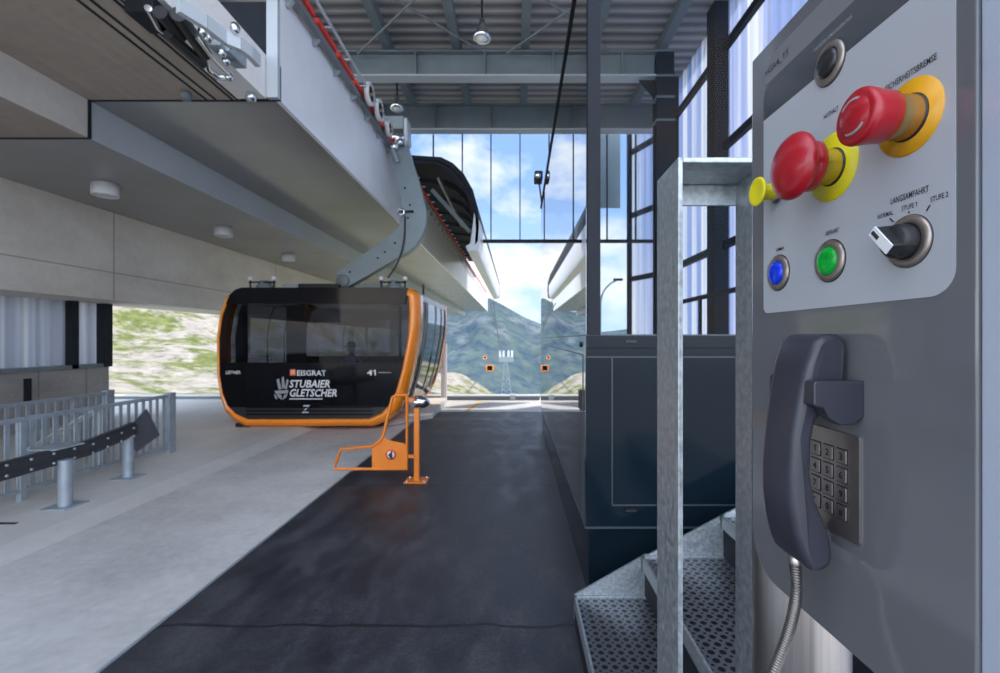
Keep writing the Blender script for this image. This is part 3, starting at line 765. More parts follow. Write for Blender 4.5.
e2 = disc(YN, ZN, [(.0300, .0006), (.0300, .0014), (.0001, .0014)], 'yellow', 'emergency_stop', label='red mushroom emergency stop on a yellow disc')
disc(YN, ZN, [(.0165, .0014), (.0165, .0026), (.0157, .0030), (.0157, .0031)], 'ink', 'gasket', par=e2)
disc(YN, ZN, [(.0155, .0014), (.0153, .022)], mat('brass_yellow_reflection', (.50, .38, .05), .22, metal=.7), 'shaft', par=e2)  # brass tinted with the reflection of the yellow disc
disc(YN, ZN, [(.0140, .019), (.0195, .0185), (.0215, .020), (.0220, .026), (.0205, .0285), (.0215, .030), (.0256, .0320), (.0286, .0345), (.0291, .0368), (.0282, .0395), (.0250, .0430), (.0190, .0462), (.0110, .0482), (.004, .0489), (.0001, .0490)], 'red_btn', 'mushroom_head', par=e2, n=64)
# yellow pull knob
e3 = disc(.489, 1.809, [(.0085, .001), (.0085, .021), (.0100, .0222), (.0146, .0226), (.0152, .0236), (.0148, .0252), (.0130, .0256), (.0110, .0252), (.0001, .0246)], 'yellow', 'pull_knob', label='small yellow pull knob')
disc(.489, 1.809, [(.0120, .0005), (.0120, .004), (.0086, .006)], 'stainless', 'collar', par=e3)
MB().tube([pn(.489, 1.809, .003), pn(.470, 1.803, .004)], .004, 10).build('lever', 'steel_dark', e3)

# keypad
KY = .413
kp = MB().prism([pn(-a, b, .0002) for a, b in rrect(-.4485, -.3780, 1.4784, 1.5694, .0025, 5)], NN*.0016).build('keypad', 'key', cp)
keys = ['123', '456', '789', '*0#']
for r in range(4):
    for c in range(3):
        Yc = KY+.0163*(1-c); z = 1.5486-.01627*r
        MB().prism([pn(Yc-a, b, .0018) for a, b in rrect(-.0066, .0066, z-.0068, z+.0068, .001, 3)], NN*.0004).build('key_gap', 'ink', kp)
        k = MB().prism([pn(Yc-a, b, .0018) for a, b in rrect(-.0058, .0058, z-.0060, z+.0060, .0012, 4)], NN*.0013).build('key', 'key', kp, bevel=.0003)
        ch = keys[r][c]
        text_mesh(ch, 'key_digit', pn(Yc, z-.0030, .0033), U, W, .0042 if ch != '1' else .0026, .0062, 'ink', kp, bold=.02)

# cradle
def pc(c, z, Y): return Vector((.30-TL*Y, Y, z))+NN*c
arm_prof = [(0, 1.6163), (.0405, 1.6163), (.0425, 1.6145), (.0425, 1.5965), (.0405, 1.5950), (.034, 1.594), (.030, 1.586), (.020, 1.5795), (.008, 1.5805), (0, 1.587)]
crd = MB()
crd.prism([pc(c, z, .3745) for c, z in arm_prof], (-TL*.013, .013, 0)); crd.build('handset_cradle', 'handset', cp, bevel=.002, seg=3)
MB().prism([pc(c*.78, z, .440) for c, z in arm_prof], (-TL*.012, .012, 0)).build('handset_cradle', 'handset', cp, bevel=.002, seg=3)
MB().prism([pc(0, 1.588, .387), pc(.006, 1.588, .387), pc(.006, 1.612, .387), pc(0, 1.612, .387)], (-TL*.053, .053, 0)).build('handset_cradle', 'handset', cp)

# handset + cord
hs = thing('telephone_handset', 'dark grey telephone handset hanging in its cradle, partly covering the keypad', 'handset', (.25, .41, 1.45))
pr = [(.004, 1.6500), (.012, 1.6555), (.024, 1.6550), (.032, 1.6485), (.0385, 1.630), (.0440, 1.603), (.0495, 1.567), (.0520, 1.535), (.0515, 1.510), (.048, 1.485), (.0435, 1.468), (.0390, 1.4570), (.0330, 1.4520), (.0250, 1.4520),
      (.0175, 1.4570), (.0150, 1.467), (.0165, 1.480), (.0225, 1.497), (.0290, 1.513), (.0325, 1.535), (.0315, 1.562), (.0285, 1.580), (.0210, 1.588), (.0090, 1.592), (.0035, 1.600), (.0025, 1.640)]
h = MB(); n_ = len(pr)
def hw(z):  # half width along Y
    return .0230+.0030*min(1, abs(z-1.552)/.09)**2
nrm2 = []
for i in range(n_):
    a, c = pr[i-1], pr[(i+1) % n_]; dx, dz = c[0]-a[0], c[1]-a[1]; L = math.hypot(dx, dz)
    nrm2.append((dz/L, -dx/L))
loops = []; RB = .0075
cxm_ = sum(p[0] for p in pr)/n_
def inset(d, mul=1): return [(c+nx_*d*sgn, z+nz_*d*sgn) for (c, z), (nx_, nz_) in zip(pr, nrm2)]
area = sum(pr[i-1][0]*pr[i][1]-pr[i][0]*pr[i-1][1] for i in range(n_)); sgn = -1 if area > 0 else 1
steps = []
for k in range(6):
    a = math.pi/2*k/5; steps.append((-1, RB*(1-math.cos(a)), RB*(1-math.sin(a))))
allst = steps+[(1, o_, d_) for _, o_, d_ in reversed(steps)]
for side_, o_, d_ in allst:
    loops.append([pc(c, z, KY+side_*(hw(z)-o_)) for c, z in inset(d_*.8)])
h.loft(loops, True, (True, True))
ho = h.build('body', 'handset', hs)

# ferrule and armoured cord
fp = pc(.030, 1.4535, KY+.004)
MB().lathe([(.001, .004), (.0052, .004), (.0052, -.011), (.0044, -.012), (.001, -.012)], fp, (0, 0, 1), 20).build('cord_ferrule', 'stainless', hs)
kpts = [fp+Vector((0, 0, -.008))]+[at(x, y, .405) for x, y in ((796.5, 590), (793.5, 612), (787.5, 635), (779, 658), (768, 685), (752, 720))]
# Catmull-Rom
def cr(P, m):
    out = []
    Q = [P[0]*2-P[1]]+P+[P[-1]*2-P[-2]]
    for i in range(1, len(Q)-2):
        for j in range(m):
            t = j/m; a, b_, c, d = Q[i-1:i+3]
            out.append(.5*((2*b_)+(c-a)*t+(2*a-5*b_+4*c-d)*t*t+(3*b_-a-3*c+d)*t**3))
    out.append(P[-1]); return out
cp_ = cr(kpts, 40)
MB().tube(cp_, [.0042+(.0007 if (i % 4) < 2 else -.0004) for i in range(len(cp_))], 14).build('armoured_cord', 'cord', hs)

# ------------------------------------------------------------------ GONDOLA CABIN
gc = thing('cable_car_cabin', 'orange and black cable car cabin hanging in the station, lettered STUBAIER GLETSCHER', 'cable car', (-3.6, 10, .06))
Y0 = 8.3; kf = Y0/F
def gxz(x, y): return ((x-CX)*kf, H-(y-CY)*kf)
Lp = [gxz(*p) for p in ((235, 288), (224, 296), (218, 312), (214.5, 337), (215, 377), (218, 398), (223, 412), (231, 421.5), (244, 428))]
Rp = [gxz(*p) for p in ((411, 288), (418, 293), (419, 309), (417.5, 335), (411, 370), (404, 396), (397, 411), (388, 421), (374, 427.5))]
outl = Lp+list(reversed(Rp))
cxm = (Lp[3][0]+Rp[3][0])/2; czm = (Lp[0][1]+Lp[-1][1])/2
def ins(d):
    r = []
    for i_, (x, z) in enumerate(outl):
        sx = 1-d/1.8*(.45 if i_ < 9 else 1.15); sz = 1-d/1.26*(1 if z < czm else .5)
        r.append((cxm+(x-cxm)*sx, czm+(z-czm)*sz))
    return r
def lp_at(Y, d): return [Vector((x, Y, z)) for x, z in ins(d)]
nL = len(outl)
rim = MB(); rim.loft([lp_at(Y0+.05, .16), lp_at(Y0, .13), lp_at(Y0+.0, .09), lp_at(Y0+.05, .02), lp_at(Y0+.3, 0), lp_at(Y0+.42, 0), lp_at(Y0+.42, .08)]); rim.build('front_rim', 'orange', gc)
rim = MB(); rim.loft([lp_at(11.4, .08), lp_at(11.4, 0), lp_at(11.65, 0), lp_at(11.8, .08), lp_at(11.75, .16)]); rim.build('rear_rim', 'orange', gc)
# belly and roof between the rims
def strip(i0, i1, ya, yb, d=0):
    a = lp_at(ya, d); c = lp_at(yb, d); b = MB()
    b.grid([[a[i] for i in range(i0, i1+1)], [c[i] for i in range(i0, i1+1)]]); return b
strip(6, 11, Y0+.4, 11.42).build('belly', 'orange', gc, fix=False)
a = lp_at(Y0+.02, .10); 
rf = MB()
tl, trp = gxz(236, 289), gxz(412, 289)
rf.prism([(tl[0]-.05, Y0+.08, tl[1]-.10), (trp[0]+.05, Y0+.08, tl[1]-.10), (trp[0]-.02, Y0+.08, tl[1]+.01), (tl[0]+.04, Y0+.08, tl[1]+.01)], (0, 3.6, 0))
rf.build('roof', 'black_gloss', gc, bevel=.03)
# side walls
def side(ixs, ya, yb, z0, z1, d, name, m):
    a = lp_at(ya, d); c = lp_at(yb, d)
    P = sorted([(a[i].z, a[i].x) for i in ixs])
    def xi(z):
        for (za, xa), (zb, xb) in zip(P, P[1:]):
            if za <= z <= zb: return xa+(xb-xa)*(z-za)/(zb-za+1e-9)
        return P[0][1] if z < P[0][0] else P[-1][1]
    N_ = 8; rows = []
    for k in range(N_+1):
        z = z0+(z1-z0)*k/N_; rows.append([Vector((xi(z), ya, z)), Vector((xi(z), yb, z))])
    return MB().grid(rows).build(name, m, gc, fix=False)
LI = range(0, 9); RI = range(9, 18)
for IX in (LI, RI):
    side(IX, Y0+.42, 11.4, .38, .56, .0, 'side_sill', 'black_gloss')
    side(IX, Y0+.42, 11.4, 2.38, 2.56, .0, 'side_header', 'pale_metal')
    for ya, yb in ((Y0+.42, Y0+.5), (8.92, 9.15), (10.05, 10.12), (10.78, 10.85), (11.3, 11.4)):
        side(IX, ya, yb, .55, 2.40, -.012, 'door_post', 'black_matte')
    for ya, yb in ((8.8, 8.92), (9.15, 10.05), (10.12, 10.78), (10.85, 11.3)):
        side(IX, ya, yb, .55, 2.40, .0, 'side_window', 'glass_cabin_side')
# front and rear faces: window + lower panel
def face(Y, d, z0, z1, name, m, label=None, n=14, bul=.0):
    I = ins(d); PL = sorted([(I[i][1], I[i][0]) for i in range(0, 9)]); PR = sorted([(I[i][1], I[i][0]) for i in range(9, 18)])
    def xi(P, z):
        if z <= P[0][0]: return P[0][1]
        for (za, xa), (zb, xb) in zip(P, P[1:]):
            if za <= z <= zb: return xa+(xb-xa)*(z-za)/(zb-za+1e-9)
        return P[-1][1]
    rows = []
    zs = [z0+(z1-z0)*k/n for k in range(n+1)]
    for z in zs:
        l, r = xi(PL, z), xi(PR, z); rows.append([Vector((l+(r-l)*j/6, Y-bul*math.sin(math.pi*j/6), z)) for j in range(7)])
    return MB().grid(rows).build(name, m, gc, fix=False, label=label)
zb_, zt_ = ins(.13)[8][1], ins(.13)[0][1]
face(Y0+.03, .13, 1.235, zt_, 'front_window', 'glass_cabin')
face(Y0+.03, .13, .42, 1.235, 'front_panel', 'black_gloss')
face(Y0+.035, .13, zb_, .42, 'front_bumper', 'black_matte')
face(11.77, .13, 1.235, zt_, 'rear_window', 'glass_cabin_side')
face(11.77, .13, zb_, 1.235, 'rear_panel', 'black_gloss')
# window frames printed round the pane, grooves in the bumper
x_a, x_b = gxz(236, 0)[0], gxz(400, 0)[0]
fr = MB()
for x0, x1 in ((240, 246), (285, 305), (398, 401)):
    p0, p1 = gxz(x0, 306), gxz(x1, 364); fr.box((p0[0], Y0+.04, p1[1]), (p1[0], Y0+.06, p0[1]))
p0, p1 = gxz(224, 292), gxz(408, 301); fr.box((p0[0]+.1, Y0+.04, p1[1]), (p1[0]-.04, Y0+.06, p0[1]-.03))
fr.build('window_border', 'black_matte', gc)
def g3(x, y, Y=None): p = gxz(x, y); return (p[0], Y0-.015, p[1])
MB().prism([g3(242, 287.6), g3(235, 290), g3(230, 295), g3(226.5, 304), g3(405, 304), g3(408, 288), g3(404, 287.6)], (0, .07, 0)).build('top_visor', 'black_gloss', gc)
b = MB()
for yy in (407, 410.5, 414):
    p0, p1 = gxz(246, yy), gxz(372, yy+1); b.box((p0[0], Y0-.005, p1[1]), (p1[0], Y0+.05, p0[1]))
b.build('bumper_groove', 'black_gloss', gc)
MB().box((-5.15, 8.35, .02), (-4.9, 8.6, .12)).build('skid', 'steel_dark', gc)
MB().box((-5.15, 8.8, .40), (-2.4, 11.3, .44)).build('cabin_floor', 'steel_dark', gc)
MB().box((-4.95, 10.9, .44), (-2.6, 11.3, .74)).build('bench', 'black_matte', gc, bevel=.03)
# lettering
def gtxt(s_, x, y, wpx, hpx, m, shear=0, bold=.016, center=False):
    p = gxz(x, y); return text_mesh(s_, 'lettering', (p[0], Y0+.022, p[1]), (1, 0, 0), (0, 0, 1), wpx*kf, hpx*kf, m, gc, shear=shear, bold=bold, center=center)
gtxt('EISGRAT', 296.5, 375.6, 29, 5.4, 'ink_white')
gtxt('STUBAIER', 288.5, 387.5, 41, 7.6, 'ink_white', .2, .02)
gtxt('GLETSCHER', 288.5, 396.6, 48, 7.6, 'ink_white', .2, .02)
gtxt('LEITNER', 225, 374, 15, 3.2, 'ink_white')
gtxt('41', 366.5, 375.4, 9, 5.6, 'ink_white')
gtxt('Z', 301, 413, 7, 8, 'ink_white', .2)
p0, p1 = gxz(289.5, 369.5), gxz(295, 375.6); MB().box((p0[0], Y0+.018, p1[1]), (p1[0], Y0+.028, p0[1])).build('square_mark', 'ink_orange', gc)
b = MB()
for i in (1.6, 3.4): p0, p1 = gxz(290.6, 369.5+i-.25), gxz(294.2, 369.5+i+.35); b.box((p0[0], Y0+.012, p1[1]), (p1[0], Y0+.018, p0[1]))
b.build('square_mark_bars', 'ink_white', gc)
p0, p1 = gxz(289, 398.6), gxz(322, 399.6); MB().box((p0[0], Y0+.018, p1[1]), (p1[0], Y0+.026, p0[1])).build('underline', 'ink_white', gc)
p0, p1 = gxz(378, 372.2), gxz(391, 373); MB().box((p0[0], Y0+.018, p1[1]), (p1[0], Y0+.026, p0[1])).build('small_print', 'ink_pale', gc)
# ice-crystal crest left of the lettering
cr_ = MB()
def gp(x, y, dy=.02): p = gxz(x, y); return Vector((p[0], Y0+dy, p[1]))
for q in ([(276, 380), (278, 378.5), (281, 389), (278, 390)], [(281, 378), (283, 376.5), (284.3, 388), (281.6, 389)], [(286.4, 379), (288, 380.5), (286, 389.5), (284, 389)],
          [(274, 391), (288, 390), (287, 393.5), (275, 394)], [(276, 394), (280.6, 395), (281.5, 400), (277.5, 397.5)], [(287, 394), (283.4, 395), (282, 400), (285.5, 397.5)], [(273.5, 394.5), (275.5, 395.5), (276.5, 399.5), (274.5, 398.5)]):
    cr_.prism([gp(*k) for k in q], (0, .006, 0))
cr_.build('crest', 'ink_pale', gc)
# roof gear
for bx in (265, 394.5):
    p = ((bx-CX)/F*9.0, 0)
    MB().lathe([(.001, .20), (.09, .20), (.12, .16), (.12, .12), (.16, .10), (.16, -.02), (.001, -.02)], (p[0], 9.0, 2.62), (0, 0, 1), 24).build('roof_buffer', 'steel_green', gc)
    b = MB()
    for sx in (-.23, .23):
        b.tube([(p[0]+sx, 8.9, 2.55), (p[0]+sx, 8.9, 2.83)], .018, 8)
    b.tube([(p[0]-.26, 8.9, 2.78), (p[0]+.26, 8.9, 2.78)], .016, 8)
    b.build('buffer_guard', 'steel_dark', gc)
    for sx in (-.23, .23):
        MB().lathe([(.001, .05), (.04, .04), (.045, 0), (.04, -.03), (.001, -.04)], (p[0]+sx, 8.9, 2.85), (0, 0, 1), 12).build('guard_knob', 'white_plain', gc)
MB().tube([(-1.78, 8.75, 2.52), (-1.78, 8.75, 2.72)], .018, 8).build('antenna', 'steel_dark', gc)
MB().box((-4.6, 9.6, 2.58), (-3.75, 9.9, 2.84)).build('roof_box', 'black_matte', gc, bevel=.01)
MB().box((-4.9, 9.55, 2.58), (-4.6, 9.9, 2.82)).build('roof_box', 'pale_metal', gc, bevel=.01)
MB().box((-3.4, 9.6, 2.58), (-2.8, 9.9, 2.82)).build('roof_mount', 'steel_green', gc, bevel=.01)
# chrome bumper guide
MB().lathe([(.001, -.21), (.05, -.19), (.10, -.12), (.12, 0), (.10, .12), (.05, .19), (.001, .21)], (-1.76, 8.22, .53), (1, 0, -.06), 20).build('side_guide', 'chrome', gc)
# passenger seen through the glass
def skin(name, joints, edges, m, parent=None, sub=2):
    me = bpy.data.meshes.new(name); off = ROOTLOC.get(parent.name, Vector()) if parent else Vector()
    me.from_pydata([tuple(Vector(j[0])-off) for j in joints], edges, []); o = bpy.data.objects.new(name, me); COL.objects.link(o)
    s_ = o.modifiers.new('skin', 'SKIN'); 
    for i, j in enumerate(joints): me.skin_vertices[0].data[i].radius = (j[1], j[1]*(j[2] if len(j) > 2 else 1))
    me.skin_vertices[0].data[0].use_root = True
    s_.use_smooth_shade = True
    u_ = o.modifiers.new('sub', 'SUBSURF'); u_.levels = sub; u_.render_levels = sub
    me.materials.append(M[m])
    if parent: o.parent = parent
    return o
pe = thing('passenger', 'person in a blue shirt and dark hat sitting inside the cabin behind the glass', 'person', (-3.9, 10.9, .44))
px, py_, pz = -3.95, 10.95, .74
J = [((px, py_, pz+.05), .15, .8), ((px, py_, pz+.25), .14, .75), ((px, py_, pz+.42), .16, .65), ((px, py_, pz+.55), .06), ((px, py_-.01, pz+.62), .055),
     ((px-.2, py_, pz+.45), .06), ((px-.27, py_-.05, pz+.22), .048), ((px-.18, py_-.28, pz+.14), .036), ((px-.14, py_-.36, pz+.12), .035),
     ((px+.2, py_, pz+.45), .06), ((px+.27, py_-.05, pz+.22), .048), ((px+.18, py_-.28, pz+.14), .036), ((px+.14, py_-.36, pz+.12), .035),
     ((px-.1, py_-.05, pz+.05), .09), ((px-.12, py_-.45, pz+.06), .07), ((px-.12, py_-.48, .50), .045), ((px-.12, py_-.6, .47), .04),
     ((px+.1, py_-.05, pz+.05), .09), ((px+.12, py_-.45, pz+.06), .07), ((px+.12, py_-.48, .50), .045), ((px+.12, py_-.6, .47), .04)]
E = [(0, 1), (1, 2), (2, 3), (3, 4), (2, 5), (5, 6), (6, 7), (7, 8), (2, 9), (9, 10), (10, 11), (11, 12), (0, 13), (13, 14), (14, 15), (15, 16), (0, 17), (17, 18), (18, 19), (19, 20)]
skin('body', J, E, 'blue_shirt', pe)
MB().lathe([(.001, -.12), (.05, -.11), (.075, -.05), (.085, .02), (.08, .08), (.05, .12), (.001, .13)], (px, py_-.02, pz+.70), (0, 0, 1), 20).build('head', 'skin', pe)
MB().lathe([(.001, -.02), (.012, -.01), (.016, .01), (.001, .03)], (px, py_-.105, pz+.69), (0, 0, 1), 8).build('nose', 'skin', pe)
MB().lathe([(.19, 0), (.19, .012), (.10, .02), (.095, .09), (.06, .125), (.001, .13), (.001, .0)], (px, py_-.02, pz+.75), (0, 0, 1), 24).build('hat', 'trousers', pe)

# hanger arm
ha = thing('hanger_arm', 'large curved grey hanger arm linking the cabin roof to the track grip', 'hanger', (-3.5, 9.75, 2.6))
YA = 9.8
cl = [(341, 280, 9), (352, 273, 10), (370, 262, 10.5), (390, 249, 11.5), (403, 240, 12.5), (411, 229, 12.5), (414, 216, 12.5), (412, 200, 11.5), (408, 182, 10.5), (403, 165, 10), (399, 150, 9.5), (397, 140, 9)]
_c = [Vector(q_) for q_ in cl]; _o = []; _q = [_c[0]*2-_c[1]]+_c+[_c[-1]*2-_c[-2]]
for i in range(1, len(_q)-2):
    for j_ in range(5):
        t = j_/5; a, b_, c, d = _q[i-1:i+3]
        _o.append(tuple(.5*((2*b_)+(c-a)*t+(2*a-5*b_+4*c-d)*t*t+(3*b_-a-3*c+d)*t**3)))
cl = _o+[tuple(_c[-1])]
lo = []
for i, (x, y, w_) in enumerate(cl):
    a = cl[max(i-1, 0)]; c = cl[min(i+1, len(cl)-1)]
    dx, dy = c[0]-a[0], c[1]-a[1]; L = math.hypot(dx, dy); nx, ny = dy/L, -dx/L
    p = at(x+nx*w_, y+ny*w_, YA); q = at(x-nx*w_, y-ny*w_, YA)
    lo.append([p, p+Vector((0, .22, 0)), q+Vector((0, .22, 0)), q])
MB().loft(lo, False, (True, True)).build('arm', 'arm', ha, bevel=.012)
b = MB()
for x, y in ((408, 218), (413, 212), (410, 205), (405, 188), (378, 258), (385, 252), (395, 243), (350, 272)):
    b.lathe([(.022, 0), (.022, .015), (.001, .018)], at(x, y, YA), (0, -1, 0), 10)
b.build('bolt', 'steel_dark', ha)
MB().lathe([(.14, -.3), (.14, .04), (.12, .06), (.001, .06)], at(343, 281, YA), (0, -1, 0), 28).build('pivot_boss', 'steel_green', ha)
kk = [at(405, 216, YA-.02), at(404, 240, YA-.05), at(398, 262, YA-.06), at(388, 278, YA-.05)]
MB().tube(cr(kk, 8), .018, 8).build('cable', 'black_matte', ha)
MB().tube([at(397, 212, YA-.06), at(413, 211, YA-.06)], .02, 8).build('cross_pin', 'steel_dark', ha)
MB().lathe([(.06, .0), (.085, 0), (.085, .02), (.06, .02)], at(401, 212, YA-.06), (0, -1, 0), 20).build('cable_ring', 'chrome', ha)
# grip head
gr_ = MB(); p = at(399, 128, YA)
MB().box(p+Vector((-.42, -.1, -.06)), p+Vector((.12, .3, .22))).build('grip_block', 'arm', ha, bevel=.02)
MB().prism([at(403.5, 118, YA-.12), at(407, 117, YA-.12), at(408, 140, YA-.12), at(404, 146, YA-.12)], (0, .35, 0)).build('guide_plate', 'pale_metal', ha, bevel=.02)
for (x, y, r) in ((389, 134, .09), (397, 137, .11), (394, 146, .09), (400, 142, .07)):
    MB().lathe([(.001, .06), (r*.8, .06), (r, .03), (r, -.05), (.001, -.05)], at(x, y, YA-.12), (.3, -1, 0), 16).build('grip_roller', 'chrome', ha)
MB().box(p+Vector((-.5, -.12, -.02)), p+Vector((-.3, .2, .08))).build('grip_jaw', 'brass', ha, bevel=.01)
MB().tube([at(392, 148, YA-.1), at(398, 162, YA-.1)], .05, 10).build('spring', 'galv_far', ha)

# ------------------------------------------------------------------ orange post + gate
po = thing('orange_post', 'slim orange steel post with base plate standing at the mat beside the cabin', 'post', (-1.15, 5.3, .012))
pX = at(417, 400, 5.3).x
MB().box((pX-.03, 5.27, .02), (pX+.03, 5.33, .86)).build('post', 'orange_steel', po, bevel=.004)
MB().box((pX-.13, 5.19, .012), (pX+.13, 5.41, .024)).build('base_plate', 'orange_steel', po)
b = MB()
for sx in (-.1, .1):
    for sy in (5.22, 5.38): b.lathe([(.012, 0), (.012, .012), (.001, .014)], (pX+sx, sy, .024), (0, 0, 1), 8)
b.build('bolt', 'chrome', po)
ga = thing('orange_gate', 'orange tubular swing gate with solid plate and round sign hinged on the orange post', 'gate', (-1.2, 5.25, .2))
YG = 5.24
def gt(x, y): return at(x, y, YG)
r = .018
path = [gt(407, 395), gt(407, 469), gt(334.5, 469), gt(336, 463), gt(341, 449), gt(372, 446.5), gt(380, 441), gt(383.5, 435), gt(388, 415), gt(392.5, 397.5), gt(396, 395), gt(407, 395)]
MB().tube(path, r, 10).build('tube_frame', 'orange_steel', ga)
MB().prism([gt(372, 448), gt(380, 442.5), gt(384, 437), gt(386, 439), (gt(392, 441)), gt(404, 443.5), gt(406, 446), gt(406, 468), gt(372, 468)], (0, .012, 0)).build('infill_plate', 'orange_steel', ga)
sg = MB().lathe([(.001, .006), (.058, .006), (.058, 0), (.001, 0)], gt(391, 454.5)+Vector((0, -.004, 0)), (0, -1, 0), 28).build('round_sign', 'red_rail', ga, label='round prohibition sign with red ring')
MB().lathe([(.001, .009), (.044, .009), (.044, .004)], gt(391, 454.5)+Vector((0, -.004, 0)), (0, -1, 0), 28).build('sign_face', 'white_plain', sg)
MB().prism([gt(388.6, 454.5), gt(391, 452), gt(391, 451), gt(392.6, 450.6), gt(392.6, 458.6), gt(391, 458)], (0, -.003, 0)).build('sign_symbol', 'ink', sg)
for o_ in (sg.children): 
    if o_.name.startswith('sign_symbol'): o_.location.y -= .016
MB().box(gt(407, 458), gt(414, 455)+Vector((0, .04, 0))).build('hinge', 'orange_steel', ga)
MB().box(gt(407, 398), gt(414, 402)+Vector((0, .04, 0))).build('hinge', 'orange_steel', ga)

# concrete ramp and white post beyond the cabin
o = MB().prism([(-3.3, 8.0, .012), (-1.62, 9.6, .012), (-1.70, 11.9, .012), (-3.6, 11.9, .012)], (0, 0, .001))
o = MB()._add([(-2.45, 8.7, .013), (-1.75, 9.5, .013), (-1.75, 9.5, .10), (-1.80, 11.9, .013), (-1.80, 11.9, .14), (-2.6, 11.9, .14), (-2.6, 8.8, .06)],
              [(0, 1, 2, 6), (1, 3, 4, 2), (2, 4, 5, 6)]).build('concrete_ramp', 'conc_side')
tag(o, 'low pale ramp wedge on the floor just right of the cabin', 'ramp')
o = MB().tube([(-1.93, 12.2, 0), (-1.93, 12.2, 1.55)], .08, 14).build('white_post', 'white_plain'); tag(o, 'white round post behind the right edge of the cabin', 'post')

# ------------------------------------------------------------------ left fences, guide rail
def fence(name, X, ya, yb, zt, label, step=.115, z0=.05, endw=.12):
    t = thing(name, label, 'fence', (X, yb, z0))
    MB().box((X-.03, ya, zt-.04), (X+.03, yb, zt)).build('top_rail', 'galv_far', t)
    MB().box((X-.02, ya, z0+.08), (X+.02, yb, z0+.12)).build('bottom_rail', 'galv_far', t)
    MB().box((X-.04, yb-endw, z0), (X+.04, yb, zt+.02)).build('end_post', 'galv_far', t)
    y = ya+.05; 
    while y < yb-endw:
        MB().box((X-.005, y, z0+.1), (X+.005, y+.045, zt-.04)).build('bar', 'galv_far', t); y += step
    y = ya+.3
    while y < yb-.5:
        MB().box((X-.025, y, z0), (X+.025, y+.05, zt-.03)).build('post', 'galv_far', t); y += 1.6
    return t
fence('metal_fence', -4.92, 2.6, 6.53, .88, 'galvanised vertical-bar fence along the platform edge ending at a wide post')
fence('metal_fence', -5.95, 2.6, 6.7, .90, 'second galvanised fence standing behind the platform fence, beside the concrete plinth')
t = thing('stair_handrail', 'pale diagonal handrail seen between the two fences', 'handrail', (-5.4, 4.8, .05))
MB().bar((-5.35, 4.2, .12), (-5.35, 5.9, .80), .04, .05).build('rail', 'pale_metal', t)
MB().bar((-5.35, 4.2, .05), (-5.35, 4.25, .2), .04, .04).build('foot', 'pale_metal', t)
MB().bar((-5.35, 5.85, .05), (-5.35, 5.85, .79), .04, .04).build('upright', 'pale_metal', t)

gl_ = thing('guide_bumper', 'black bolted guide bumper on grey posts with a flared grey end', 'guide rail', (-4.4, 4.4, .05))
sec = [(0, .0), (.03, .05), (.03, .11), (.0, .16), (-.06, .16), (-.06, .0)]
pth = [(-4.36, 2.6, .425), (-4.40, 4.0, .44), (-4.40, 4.7, .455), (-4.44, 5.05, .49), (-4.50, 5.38, .52)]
MB().loft([[Vector((x+a, y, z+b_)) for a, b_ in sec] for x, y, z in pth], False, (True, True)).build('bumper_profile', 'rubber', gl_, bevel=.006)
b = MB()
for i in range(11):
    y = 3.3+i*.2; z = .45+max(0, (y-4.7)*.08); xx = -4.40-max(0, (y-4.7)*.14)+.03
    for dz in (.035, .125): b.lathe([(.012, 0), (.012, .01), (.001, .012)], (xx, y, z+dz), (1, 0, 0), 8)
b.build('bolt', 'galv_far', gl_)
fl = MB(); A = [at(124, 433, 5.3), at(137, 452, 5.35), at(160, 435, 5.9), at(147, 409, 5.9)]
fl.prism(A, (-.03, .02, 0)); fl.build('flared_end', 'flare', gl_, label='dark grey flared end plate')
for (X, Y, zt) in ((-4.32, 4.36, .50), (-4.50, 5.28, .53)):
    MB().tube([(X-.02, Y+.02, .05), (X-.02, Y+.02, zt)], .055, 16).build('post', 'galv_far', gl_)
    MB().box((X-.14, Y-.10, .05), (X+.10, Y+.14, .062)).build('base_plate', 'galv_far', gl_)
MB().box((-4.62, 4.3, .60), (-4.36, 4.6, .615)).build('top_bracket', 'galv_far', gl_)
o = MB().box((-4.65, 3.95, .05), (-4.35, 3.98, .056)).build('floor_slot', 'steel_dark'); tag(o, 'narrow dark slot in the slab in front of the nearest bumper post', 'slot')

# ------------------------------------------------------------------ outside world
def sm(t): t = max(0, min(1, t)); return t*t*(3-2*t)
def hgt(X, Y):
    h = -1.2-6.5*sm((Y-13)/60)
    h += 30*sm((-X-10)/85)*sm((Y-12)/95)
    h += 3.4*sm((-X-1.5)/11)*sm((Y-20)/45)
    h -= 70*sm((Y-78)/60)*sm((X+45)/28)
    h += (Y > 16)*(.5+Y*.012)*noise.fractal((X*.09, Y*.09, 1.3), 1.0, 2.0, 5)*min(1, (Y-16)/20)
    return h
b = MB(); rows = []
for i in range(130):
    Y = 13+150*(i/129)**1.5; rows.append([Vector((x, Y, hgt(x, Y))) for x in [-200+260*j/170 for j in range(171)]])
b.grid(rows, True); struct(b.build('rocky_hillside', 'meadow', fix=False))
b = MB().poly([(-90, -60, -.35), (90, -60, -.35), (90, 13.2, -1.3), (-90, 13.2, -1.3)]); struct(b.build('ground', 'conc_slab', fix=False))
ridge = [(-400, 330), (300, 250), (380, 290), (430, 316), (447, 313), (462, 311), (478, 304), (489, 297.5), (498, 302), (510, 309), (525, 317), (541, 324), (570, 336), (620, 330), (700, 320), (1200, 300)]
def rzz(x):
    for (a, ya), (c, yc) in zip(ridge, ridge[1:]):
        if a <= x <= c: return ya+(yc-ya)*(x-a)/(c-a)
    return 330
b = MB(); rows = []; YM = 900
